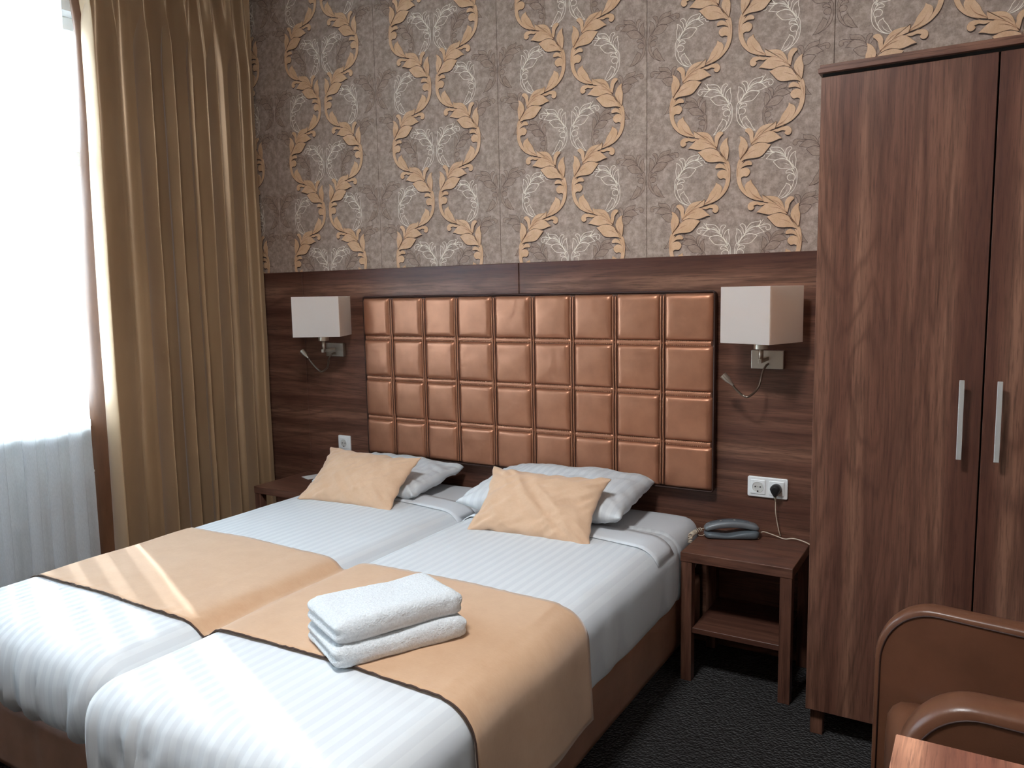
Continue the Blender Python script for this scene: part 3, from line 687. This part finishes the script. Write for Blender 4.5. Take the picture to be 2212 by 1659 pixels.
pillow('pillow', (-1.165, -0.285, 0.613), (1, 0.05, -0.02), (-0.04, 1, 0.09), 0.57, 0.43, 0.112, M['linen_fine'], 7.7, 'white pillow behind the tan cushion by the drape', 'pillow', 0.05, 3.0, 0.9, fat=0.42)
pillow('cushion', (-0.215, -0.560, 0.652), (0.48, 0.03, -0.008), (-0.02, 0.215, 0.20), 0.50, 0.300, 0.105, M['tan_cushion'], 4.3, 'tan cushion leaning on the plump pillow by the telephone', 'cushion', 0.10, 2.3, 1.0)
pillow('cushion', (-1.142, -0.515, 0.644), (0.49, 0.02, -0.010), (-0.05, 0.225, 0.19), 0.51, 0.300, 0.095, M['tan_cushion'], 9.2, 'tan cushion leaning on the pillow by the drape', 'cushion', 0.09, 2.3, 0.85)

# ------------------------------------------------------------------ towels
def towel(z0, z1, W, D, loc, rz, seed, label):
    def dsp(P, n):
        d = n * (0.0035 * nz(P.x * 14 + seed, P.y * 14, P.z * 14) + 0.0010 * nz(P.x * 60 + seed, P.y * 60, P.z * 60))
        if n.x < -0.5:      # folded edges show as layered rolls on this end
            d += Vector((-1, 0, 0)) * 0.009 * abs(math.sin((P.z - z0) / (z1 - z0) * PI * 2)) 
        if n.x > 0.5: d += Vector((1, 0, 0)) * 0.006 * abs(math.sin((P.z - z0) / (z1 - z0) * PI * 2 + 0.6))
        d.z += 0.004 * nz(P.x * 5, P.y * 5 + seed) if n.z > 0.3 else 0
        return d
    bm = rounded_block(-W / 2, W / 2, -D / 2, D / 2, z0, z1, 0.024, 0.0055, dsp, (z1 - z0) * 0.42)
    bmesh.ops.translate(bm, verts=bm.verts, vec=(0, 0, -z0))
    o = from_bm('towel', bm, M['terry'], None, smooth=True, loc=(loc[0], loc[1], z0), rot=(0, 0, rz)); return tag(o, label, 'towel', 'folded towels on the bed runner')
tdir = math.atan2(0.89, 0.457)
towel(0.567, 0.627, 0.345, 0.225, (-0.085, -1.590), tdir, 1.0, 'folded white terry towel lying under another towel')
towel(0.624, 0.686, 0.335, 0.215, (-0.090, -1.590), tdir + 0.03, 6.0, 'folded white terry towel on top of the other towel')

# ------------------------------------------------------------------ nightstands
def nightstand(x0, x1, yf, zt, label):
    t = empty('nightstand', label, 'nightstand', ((x0 + x1) / 2, 0, 0), group='nightstands beside the beds'); c = (x0 + x1) / 2
    box('top', (x0 - c, x1 - c, yf, -0.02, zt - 0.036, zt), M['wood_top'], t, bevel=0.0015, seg=1)
    for lx in (x0 - c + 0.002, x1 - c - 0.042):
        for ly in (yf + 0.002, -0.062):
            box('leg', (lx, lx + 0.040, ly, ly + 0.040, 0, zt - 0.036), M['wood_v'], t, bevel=0.0012, seg=1)
    box('shelf', (x0 - c + 0.042, x1 - c - 0.042, yf + 0.012, -0.024, 0.185, 0.205), M['wood_top'], t, bevel=0.001, seg=1)
    return t
nightstand(0.276, 0.672, -0.3736, 0.492, 'walnut nightstand with open shelf under the telephone')
nightstand(-1.966, -1.560, -0.395, 0.492, 'walnut nightstand between the drape and the bed')
card = box('card', (-0.04, 0.04, -0.055, 0.055, 0, 0.002), M['paper_card'], None, loc=(-1.835, -0.10, 0.492), rot=(0, 0, -0.35)); tag(card, 'white paper card lying on the nightstand by the drape', 'card')

# ------------------------------------------------------------------ wall lamps
def wall_lamp(plate, shade_c, theta, wd, zb, zt, head, bot, label):
    t = empty('wall_lamp', label, 'lamp', (plate[0], -0.016, plate[1]), group='wall lamps beside the headboard'); px, pz = plate
    L = lambda x, y, z: (x - px, y + 0.016, z - pz)
    box('mounting_plate', (-0.060, 0.060, -0.020, 0.0, -0.035, 0.035), M['nickel'], t, bevel=0.002)
    sx, sy = shade_c; h = wd / 2
    # shade: four thin walls, open above and below
    bm = bmesh.new(); th = 0.003
    for a_, b_ in (((-h, -h), (h, -h)), ((h, -h), (h, h)), ((h, h), (-h, h)), ((-h, h), (-h, -h))):
        pass
    outer = [(-h, -h), (h, -h), (h, h), (-h, h)]; inner = [(x * (1 - th / h), y * (1 - th / h)) for x, y in outer]
    vs = {}
    for nm, ring in (('o', outer), ('i', inner)):
        for zi, z in ((0, zb), (1, zt)):
            for k, (x, y) in enumerate(ring): vs[nm, zi, k] = bm.verts.new((x, y, z - zb))
    for k in range(4):
        q = (k + 1) % 4
        bm.faces.new((vs['o', 0, k], vs['o', 0, q], vs['o', 1, q], vs['o', 1, k])); bm.faces.new((vs['i', 0, q], vs['i', 0, k], vs['i', 1, k], vs['i', 1, q]))
        bm.faces.new((vs['o', 1, k], vs['o', 1, q], vs['i', 1, q], vs['i', 1, k])); bm.faces.new((vs['o', 0, q], vs['o', 0, k], vs['i', 0, k], vs['i', 0, q]))
    bmesh.ops.bevel(bm, geom=[e for e in bm.edges], offset=0.0008, segments=1, affect='EDGES')
    sh = from_bm('shade', bm, M['shade'], t, loc=L(sx, sy, zb), rot=(0, 0, theta))
    # spider ring holding the shade
    tube('shade_ring', [(-h + 0.004, 0, 0.03), (h - 0.004, 0, 0.03)], 0.002, M['nickel'], sh)
    lathe('lamp_socket', [(0.008, -0.012), (0.026, -0.012), (0.026, 0.02), (0.018, 0.03), (0.018, 0.07)], M['nickel'], t, 24, loc=L(sx, sy, zb - 0.012))
    lathe('bulb', [(0.012, 0.0), (0.014, 0.02), (0.026, 0.05), (0.030, 0.07), (0.024, 0.09), (0.008, 0.1)], M['white_plastic'], t, 20, loc=L(sx, sy, zb + 0.055))
    za = pz + 0.005
    tube('post', [L(sx, sy, za), L(sx, sy, zb - 0.02)], 0.009, M['nickel'], t, 14)
    # square arm from the plate out to the post
    d = Vector((sx - px, sy + 0.036)); ln = d.length + 0.02; an = math.atan2(d.y, d.x)
    box('arm', (0, ln, -0.006, 0.006, -0.0075, 0.0075), M['nickel'], t, bevel=0.001, loc=(0, -0.02, 0.005), rot=(0, 0, an))
    hd, bt = Vector(L(*head)), Vector(L(*bot)); p0 = Vector((0.004, -0.02, -0.016))
    q = [p0, p0 + Vector((-0.004, -0.02, -0.006)), p0 + Vector((-0.012 , -0.035, -0.03)), p0.lerp(bt, 0.55) + Vector((0.012, -0.012, -0.02)), bt + Vector((0.012, 0, 0.004)), bt + Vector((-0.010, 0, 0.008)), hd.lerp(bt, 0.45) + Vector((0, 0, -0.005)), hd.lerp(bt, 0.25)]
    tube('gooseneck', catmull(q, 8), 0.0042, M['neck'], t, 10)
    dirv = (hd - bt).normalized(); qd = dirv.to_track_quat('Z', 'Y').to_euler()
    rl = lathe('reading_head', [(0.0045, -0.03), (0.006, -0.02), (0.012, 0.0), (0.0135, 0.022), (0.0135, 0.024), (0.0115, 0.0242), (0.011, 0.021)], M['nickel'], t, 20, loc=hd, rot=qd)
    lathe('lens', [(0.0005, 0.0212), (0.0105, 0.0212), (0.0105, 0.022), (0.0005, 0.0222)], M['white_plastic'], rl, 18)
    return t
wall_lamp((0.496, 1.176), (0.500, -0.150), -0.368, 0.207, 1.249, 1.453, (0.378, -0.15, 1.108), (0.443, -0.14, 1.042), 'square white shade wall lamp beside the wardrobe')
wall_lamp((-1.712, 1.168), (-1.660, -0.165), 0.484, 0.234, 1.248, 1.445, (-1.80, -0.16, 1.152), (-1.70, -0.155, 1.062), 'square white shade wall lamp beside the drape')

# ------------------------------------------------------------------ sockets
def rrect(w_, h_, r, n=5):
    P = []
    for cx, cz, a0 in ((w_ / 2 - r, h_ / 2 - r, 0), (-w_ / 2 + r, h_ / 2 - r, 90), (-w_ / 2 + r, -h_ / 2 + r, 180), (w_ / 2 - r, -h_ / 2 + r, 270)):
        for k in range(n + 1): a_ = math.radians(a0 + 90 * k / n); P.append((cx + r * math.cos(a_), cz + r * math.sin(a_)))
    return P
def slab(name, w_, h_, r, y0, y1, m, parent, cx=0, cz=0, ins=0.002):
    A = rrect(w_, h_, r); B = rrect(w_ - 2 * ins, h_ - 2 * ins, max(0.0005, r - ins)); n = len(A)
    V = [(x + cx, y0, z + cz) for x, z in A] + [(x + cx, y1 + ins * 0.6, z + cz) for x, z in A] + [(x + cx, y1, z + cz) for x, z in B]
    F = [(i, (i + 1) % n, n + (i + 1) % n, n + i) for i in range(n)] + [(n + i, n + (i + 1) % n, 2 * n + (i + 1) % n, 2 * n + i) for i in range(n)] + [tuple(range(2 * n, 3 * n))]
    return mesh(name, V, F, m, parent)
def outlet(par, cx, cz, plug=False):
    ins = slab('socket_insert', 0.056, 0.056, 0.003, -0.009, -0.0125, M['white_plastic'], par, cx, cz, 0.0015)
    fx = (cx, -0.0126, cz)
    lathe('socket_dish', [(0.0004, 0.0002), (0.0195, 0.0002), (0.0205, 0.0010), (0.0215, 0.0010)][::-1], M['socket_in'], ins, 28, loc=fx, rot=(PI / 2, 0, 0), caps=False)
    tube('dish_rim', [(cx + 0.0212 * math.cos(2 * PI * k / 28), -0.013, cz + 0.0212 * math.sin(2 * PI * k / 28)) for k in range(29)], 0.0011, M['white_plastic'], ins, 6)
    for dx in (-0.0095, 0.0095): lathe('pin_hole', [(0.0028, 0.0), (0.0028, 0.0008), (0.0005, 0.0009)], M['black_plastic'], ins, 12, loc=(cx + dx, -0.0128, cz + 0.001), rot=(PI / 2, 0, 0))
    lathe('screw', [(0.002, 0.0), (0.002, 0.0008), (0.0005, 0.0009)], M['nickel'], ins, 10, loc=(cx, -0.0128, cz + 0.001), rot=(PI / 2, 0, 0))
    box('earth_clip', (cx - 0.003, cx + 0.003, -0.0140, -0.0128, cz - 0.0190, cz - 0.0140), M['black_plastic'], ins, bevel=0.0005, seg=1)
s1 = empty('power_outlet', 'single white power outlet on the panelling by the drape', 'power outlet', (-1.683, -0.016, 0.673), group='power outlets on the panelling')
slab('frame', 0.082, 0.080, 0.005, 0.0, -0.009, M['white_plastic'], s1); outlet(s1, 0, 0)
s2 = empty('power_outlet', 'double white power outlet above the telephone nightstand', 'power outlet', (0.503, -0.016, 0.6785), group='power outlets on the panelling')
slab('frame', 0.151, 0.079, 0.006, 0.0, -0.009, M['white_plastic'], s2); outlet(s2, -0.0355, 0); outlet(s2, 0.0355, 0)
pl = empty('power_plug', 'black power plug in the double outlet', 'plug', (0.5385, -0.029, 0.6785))
V = []; F = []; nr = 24
for k, (y, s_) in enumerate(((0.0, 0.9), (-0.006, 1.0), (-0.026, 1.0), (-0.034, 0.86), (-0.036, 0.5))):
    for i in range(nr):
        a_ = 2 * PI * i / nr; x = 0.0195 * math.cos(a_); z = 0.0195 * math.sin(a_)
        if z < 0: x *= 1 + 0.45 * z / 0.0195; z *= 1.5
        V.append((x * s_, y, z * s_ + 0.002))
F = grid_faces(5, nr, closed_v=True); F.append(tuple(range(4 * nr, 5 * nr)))
sharp(mesh('plug_body', V, [f[::-1] for f in F], M['black_plastic'], pl, smooth=True))
tube('strain_relief', [(0, -0.018, -0.026), (0.0006, -0.018, -0.036), (0.001, -0.017, -0.044)], [0.0042, 0.0034, 0.0024], M['cord'], pl)
tube('power_cord', catmull([(0.001, -0.017, -0.040), (0.002, -0.016, -0.09), (0.012, -0.012, -0.15), (0.019, -0.004, -0.183)], 8), 0.0017, M['cord'], pl)

# ------------------------------------------------------------------ telephone
ph = empty('telephone', 'slim grey desk telephone on the nightstand', 'telephone', (0.392, -0.118, 0.492), math.radians(23))
def phone_part(name, z0f, z1f, wf, m, L=0.205):
    ns, nr_ = 26, 20; V = []
    for i in range(ns):
        s_ = i / (ns - 1); x = -L / 2 + L * s_; z0, z1, wd = z0f(s_), z1f(s_), wf(s_)
        e = max(0.0, abs(2 * s_ - 1) - 0.80) / 0.20; k = math.sqrt(max(0.02, 1 - e * e)); zc, hh = (z0 + z1) / 2, (z1 - z0) / 2
        hh *= 0.35 + 0.65 * k; wd *= 0.45 + 0.55 * k
        for j in range(nr_):
            a_ = 2 * PI * j / nr_; ca, sa = math.cos(a_), math.sin(a_)
            V.append((x, wd / 2 * math.copysign(abs(ca) ** 0.55, ca), zc + hh * math.copysign(abs(sa) ** 0.55, sa)))
    F = grid_faces(ns, nr_, closed_v=True) + [tuple(range(nr_)), tuple(range((ns - 1) * nr_, ns * nr_))[::-1]]
    return mesh(name, V, [f[::-1] for f in F], m, ph, smooth=True)
arch = lambda s_: 1 - (2 * s_ - 1) ** 2
phone_part('base', lambda s_: 0.0, lambda s_: 0.026 + 0.010 * max(0, (s_ - 0.35) / 0.65) - 0.010 * math.exp(-((s_ - 0.42) / 0.22) ** 2), lambda s_: 0.078, M['phone_grey'])
hs = phone_part('handset', lambda s_: 0.023 + 0.016 * arch(s_) + 0.004 * s_, lambda s_: 0.046 + 0.020 * arch(s_) + 0.003 * s_, lambda s_: 0.058 - 0.008 * arch(s_), M['phone_silver'])
def top_z(s_): return 0.046 + 0.020 * arch(s_) + 0.003 * s_
V = []
for i in range(16):
    s_ = 0.10 + 0.72 * i / 15
    for y in (-0.019, -0.017, 0.017, 0.019): V.append((-0.1025 + 0.205 * s_, y, top_z(s_) + (0.0012 if abs(y) < 0.018 else -0.0015)))
mesh('keypad_plate', V, grid_faces(16, 4), M['phone_grey'], hs, smooth=True)
for s_, r in ((0.30, 0.004), (0.55, 0.0045)): lathe('button', [(r, 0), (r, 0.0018), (0.0005, 0.0022)], M['alu'], hs, 14, loc=(-0.1025 + 0.205 * s_, -0.004, top_z(s_) + 0.0008))
cc = []
A_, B_ = Vector((-0.100, -0.006, 0.012)), Vector((-0.098, 0.0, 0.034))
path = catmull([(-0.112, 0.0, 0.028), (-0.135, -0.006, 0.020), (-0.150, -0.020, 0.014), (-0.158, -0.040, 0.012), (-0.160, -0.052, -0.01)], 20)
turns = 15
for i in range(turns * 12 + 1):
    f = i / (turns * 12); p = path[min(len(path) - 1, int(f * (len(path) - 1)))]; q = path[min(len(path) - 1, int(f * (len(path) - 1)) + 1)]
    fr = f * (len(path) - 1) % 1; c0 = p.lerp(q, fr); a_ = 2 * PI * i / 12
    d = (path[min(len(path) - 1, int(f * (len(path) - 1)) + 2)] - path[max(0, int(f * (len(path) - 1)) - 2)]).normalized()
    s1_ = d.cross(Vector((0, 0, 1))).normalized() if abs(d.z) < 0.95 else Vector((1, 0, 0)); s2_ = d.cross(s1_)
    cc.append(c0 + (s1_ * math.cos(a_) + s2_ * math.sin(a_)) * 0.0085)
tube('coiled_cord', [B_] + cc + [], 0.0014, M['cord'], ph, 6)
tube('cord_end', catmull([A_, (-0.112, -0.010, 0.006), (-0.126, -0.008, 0.008)], 6), 0.0014, M['cord'], ph, 6)
tube('line_cord', catmull([(0.098, 0.008, 0.010), (0.112, 0.004, 0.020), (0.125, 0.003, 0.022), (0.165, -0.005, 0.010), (0.195, -0.022, 0.004), (0.225, -0.040, 0.012), (0.262, -0.082, 0.010), (0.283, -0.13, 0.004)], 8), 0.0022, M['cord'], ph, 8)

# ------------------------------------------------------------------ wardrobe
wd = empty('wardrobe', 'tall walnut two-door wardrobe with slim metal bar handles', 'wardrobe', (1.2025, -0.02, 0))
X0, X1, YW = 0.7518 - 1.2025, 1.6532 - 1.2025, -0.5359 + 0.02
box('carcass', [(X0, X0 + 0.018, YW + 0.022, 0, 0.08, 2.062), (X1 - 0.018, X1, YW + 0.022, 0, 0.08, 2.062), (X0 + 0.018, X1 - 0.018, -0.012, 0, 0.08, 2.062), (X0 + 0.018, X1 - 0.018, YW + 0.03, -0.012, 0.08, 0.10), (X0 + 0.018, X1 - 0.018, YW + 0.03, -0.012, 2.04, 2.062)], M['wood_v'], wd)
for k, (a_, b_) in enumerate(((X0 + 0.001, -0.0022), (0.0022, X1 - 0.001))):
    d = box('door', (a_, b_, YW, YW + 0.019, 0.0916, 2.060), M['wood_v'], wd, bevel=0.0012, seg=1)
    hx_ = -0.0515 if k == 0 else 0.0395
    h_ = box('handle', (hx_ - 0.0065, hx_ + 0.0065, YW - 0.034, YW - 0.026, 0.955, 1.180), M['alu'], d, bevel=0.001, seg=1)
    for z in (0.985, 1.15): h2 = box('handle_stud', (hx_ - 0.005, hx_ + 0.005, YW - 0.027, YW, z - 0.006, z + 0.006), M['alu'], d)
box('cornice', [(X0 - 0.006, X1 + 0.006, YW - 0.014, 0.0, 2.070, 2.084), (X0 - 0.002, X1 + 0.002, YW - 0.008, 0.0, 2.084, 2.094)], M['wood_h'], wd, bevel=0.001, seg=1)
box('cornice_gap', (X0 + 0.004, X1 - 0.004, YW + 0.004, -0.01, 2.060, 2.071), M['dark_gap'], wd)
for fx in (X0 + 0.012, X1 - 0.05):
    for fy in (YW + 0.025, -0.06): box('foot', (fx, fx + 0.038, fy, fy + 0.038, 0, 0.082), M['wood_v'], wd, bevel=0.001, seg=1)

# ------------------------------------------------------------------ table and tub chair
tb = empty('side_table', 'walnut topped side table in front of the tub chair', 'table', (1.55, -2.13, 0))
box('tabletop', (1.107 - 1.55, 2.0 - 1.55, -2.48 + 2.13, -1.770 + 2.13, 0.712, 0.742), M['wood_y'], tb, bevel=0.0015, seg=1)
for lx in (1.16, 1.91):
    for ly in (-2.43, -1.86): box('leg', (lx - 1.55, lx - 1.55 + 0.05, ly + 2.13, ly + 2.18, 0, 0.712), M['wood_v'], tb, bevel=0.0015, seg=1)

ch = empty('tub_chair', 'brown leather tub chair between the wardrobe and the side table', 'armchair', (1.02, -1.33, 0))
# local frame: +x runs from the front of the chair to its back, y across
def arm_profile(L_, zb, zt, r):
    P = [(0.0, zb), (0.0, zt - r)]
    for k in range(1, 12):
        a_ = PI - k / 12 * PI / 2; P.append((r * 0.85 + r * 0.85 * math.cos(a_), zt - r + r * math.sin(a_)))
    for k in range(0, 9): P.append((r * 0.85 + (L_ - r * 0.85) * k / 8, zt))
    P += [(L_, zb)]
    return P
def armrest(th, loc, rz, gr):
    P = arm_profile(0.60, 0.10, 0.715, 0.15); n = len(P); V = []; F = []
    c = Vector((0.33, 0.4)); secs = []; nr_ = 13
    for k in range(nr_):   # softly rounded, padded slab
        a_ = PI * k / (nr_ - 1); secs.append((-th / 2 * math.cos(a_), math.sin(a_) ** 0.55))
    for (y, g_) in secs:
        for (x, z) in P:
            d = (Vector((x, z)) - c).normalized(); V.append((x + d.x * (gr * g_ - gr), y, z + d.y * (gr * g_ - gr)))
    F = grid_faces(nr_, n, closed_v=True); F += [tuple(range(n))[::-1], tuple(range((nr_ - 1) * n, nr_ * n))]
    o = sharp(mesh('armrest', V, F, M['chair_leather'], ch, smooth=True, loc=loc, rot=(0, 0, rz)), 60)
    for row, off in ((0, -0.0005), (nr_ - 1, 0.0005)):
        tube('piping', [Vector(V[row * n + k]) + Vector((0, off, 0)) for k in range(n - 1)], 0.0020, M['copper_dark'], o, 6)
    return o
armrest(0.058, (-0.012, 0.245, 0), math.radians(-8), 0.018); armrest(0.085, (0.070, -0.195, 0), 0, 0.028)
from_bm('seat', rounded_block(0.015, 0.56, -0.160, 0.215, 0.28, 0.485, 0.05, 0.03, lambda P, n: Vector((0.06 * max(0, (0.2 - P.y) / 0.4) * max(0, 1 - P.x / 0.4), 0, 0.012 * max(0, n.z)))), M['chair_leather'], ch, smooth=True)
from_bm('seat_base', rounded_block(0.075, 0.58, -0.160, 0.20, 0.10, 0.275, 0.02, 0.04, zero), M['chair_leather'], ch, smooth=True)
from_bm('backrest', rounded_block(0.575, 0.675, -0.235, 0.21, 0.10, 0.735, 0.045, 0.03, lambda P, n: Vector((0.03 * (1 - (P.y / 0.275) ** 2), 0, 0))), M['chair_leather'], ch, smooth=True)
for lx in (0.10, 0.60):
    for ly in (-0.19, 0.17): lathe('leg', [(0.014, 0.0), (0.02, 0.10), (0.02, 0.115)], M['dark_gap'], ch, 14, loc=(lx, ly, 0))

# ------------------------------------------------------------------ drape, sheer, radiator
def profile_len(P):
    L_ = [0.0]
    for a_, b_ in zip(P, P[1:]): L_.append(L_[-1] + (Vector(b_) - Vector(a_)).length)
    return L_
def drape():
    t = empty('drape', 'floor-length bronze satin drape with pleated header beside the window', 'curtain', (-2.22, -0.5, 0))
    y0, y1 = -0.985, -0.055; nf = 7.4; ns, nzv = 300, 46; V = []
    random.seed(3); ph_ = [random.uniform(-0.5, 0.5) for _ in range(14)]; am = [random.uniform(0.7, 1.25) for _ in range(14)]
    for k in range(nzv):
        z = 0.012 + (3.05 - 0.012) * k / (nzv - 1); top = max(0.0, (z - 2.62) / 0.35); top = min(1, top); hem = max(0, (0.7 - z) / 0.7)
        for i in range(ns):
            s_ = i / (ns - 1)
            a_ = s_ * nf * 2 * PI + 0.9 * nz(s_ * 4.0, z * 0.22, 3.0) * (1 - 0.6 * top)
            idx = s_ * nf; i0 = int(idx); f = idx - i0; A = am[i0] * (1 - f) + am[i0 + 1] * f
            amp = 0.074 * A * (1 - 0.50 * top) * (1 + 0.12 * hem)
            sn = math.sin(a_); x = -2.225 + amp * (sn + 0.22 * math.sin(2 * a_ + ph_[i0 % 14] * 6)) + 0.008 * math.sin(a_ * 2.3 + ph_[i0 % 14] * 4) * (1 - top)
            y = y0 + (y1 - y0) * s_ + 0.030 * math.cos(a_ * 1.0) * A * (1 - top) - 0.035 * (1 - z / 3.05) * (1 - s_)
            # pinch pleats near the header
            x += top * 0.012 * math.sin(s_ * nf * 6 * PI) 
            x += 0.006 * nz(s_ * 22, z * 1.1, 7.0) + 0.004 * nz(s_ * 9, z * 3.0, 1.0)
            V.append((x + 2.22, y + 0.5, z))
    # faces are ordered along rows
    F = []
    for k in range(nzv - 1):
        for i in range(ns - 1): F.append((k * ns + i, k * ns + i + 1, (k + 1) * ns + i + 1, (k + 1) * ns + i))
    mesh('drape_cloth', V, F, M['drape'], t, smooth=True)
    # turned-back edge showing the lining
    V2 = []; n2 = 12
    for k in range(nzv):
        z = 0.012 + (3.05 - 0.012) * k / (nzv - 1); e = Vector(V[k * ns]); wd_ = 0.125 + 0.012 * math.sin(z * 2.1) - 0.08 * max(0, (z - 1.7) / 1.35)
        for i in range(n2):
            s_ = i / (n2 - 1); V2.append((e.x - wd_ * s_, e.y - 0.012 * math.sin(PI * s_) - 0.006 * s_ + 0.004 * nz(z * 4, s_ * 3) * s_, z))
    F2 = []
    for k in range(nzv - 1):
        for i in range(n2 - 1): F2.append((k * n2 + i, k * n2 + i + 1, (k + 1) * n2 + i + 1, (k + 1) * n2 + i))
    ln = mesh('lining_edge', V2, F2, M['lining'], t, smooth=True); ln['label'] = 'red brown lining edge turned back'
    box('curtain_track', (-2.25 + 2.22, -2.20 + 2.22, -0.985 + 0.5, -0.04 + 0.5, 3.055, 3.085), M['white_paint'], t)
    for k in range(10): tube('hook', [(-0.005, -0.46 + k * 0.095, 3.03), (-0.005, -0.46 + k * 0.095, 3.06)], 0.003, M['white_plastic'], t, 6)
drape()
def sheer():
    P = []; y = -1.015; random.seed(11)
    # walk away from the drape: flat runs with z-folds
    P.append((-2.275, y))
    while y > -3.50:
        run = random.uniform(0.085, 0.125) if y > -1.75 else random.uniform(0.030, 0.045); dx = random.uniform(-0.012, 0.012)  # unseen far part folded denser, shaped to dim light on the bed foot
        for k in range(1, 7): P.append((-2.285 + dx + 0.016 * math.sin(k / 6 * PI) , y - run * k / 6))
        y -= run; back = random.uniform(0.030, 0.050)
        P.append((-2.270 + dx, y - 0.004)); P.append((-2.262 + dx, y + back * 0.5)); P.append((-2.262 + dx, y + back)); P.append((-2.268 + dx, y + back + 0.005)); P.append((-2.276 + dx, y + back))
    P = [(p.x, p.y) for p in catmull([Vector(p) for p in P], 2)]
    nzv = 40; V = []; n = len(P)
    for k in range(nzv):
        z = 0.02 + (3.02 - 0.02) * k / (nzv - 1)
        for i, (x, yy) in enumerate(P):
            V.append((x + 2.28 + 0.012 * nz(i * 0.04, z * 0.5, 2.0), yy + 2.3 + 0.022 * nz(i * 0.02, z * 0.35, 8.0) * (3.02 - z) / 3.0 - 0.02 * (3.02 - z) / 3.0, z))
    F = []
    for k in range(nzv - 1):
        for i in range(n - 1): F.append((k * n + i, k * n + i + 1, (k + 1) * n + i + 1, (k + 1) * n + i))
    t = empty('sheer_curtain', 'white translucent voile curtain hanging in front of the window', 'curtain', (-2.28, -2.3, 0))
    mesh('voile_cloth', V, F, M['sheer'], t, smooth=True)
    box('curtain_rail', (-0.012, 0.012, -1.25, 1.28, 3.02, 3.045), M['white_paint'], t)
sheer()
rd = empty('radiator', 'white panel radiator under the window behind the voile', 'radiator', (-2.375, -0.75, 0.15))
from_bm('front_panel', rounded_block(-0.012, 0.030, -0.54, 0.45, 0.0, 0.50, 0.01, 0.03, lambda P, n: Vector((0, 0, 0))), M['radiator'], rd, smooth=True)
box('rear_panel', (-0.05, -0.02, -0.53, 0.44, 0.01, 0.49), M['radiator'], rd, bevel=0.004)
box('top_grille', [(-0.052, 0.032, -0.54, 0.45, 0.502, 0.512)] + [(-0.045, 0.025, -0.52 + 0.02 * k, -0.512 + 0.02 * k, 0.495, 0.503) for k in range(48)], M['radiator'], rd)
for y in (-0.35, 0.22): box('wall_bracket', (-0.065, -0.05, y, y + 0.04, 0.05, 0.45), M['radiator'], rd)
for k, dx in enumerate((-0.01, 0.02)):
    tube('pipe', catmull([(dx, -0.50, 0.47 - 0.03 * k), (dx, -0.575 + 0.02 * k, 0.47 - 0.03 * k), (dx, -0.60 + 0.02 * k, 0.44 - 0.03 * k), (dx, -0.60 + 0.02 * k, 0.2), (dx, -0.60 + 0.02 * k, -0.15)], 6), 0.008, M['radiator'], rd, 10)
vl = lathe('valve', [(0.014, 0.0), (0.018, 0.006), (0.018, 0.05), (0.013, 0.056), (0.003, 0.058)], M['white_plastic'], rd, 16, loc=(0.005, -0.56, 0.33), rot=(PI / 2, 0, 0))
box('valve_body', (-0.01, 0.02, -0.575, -0.54, 0.315, 0.345), M['nickel'], rd, bevel=0.003)
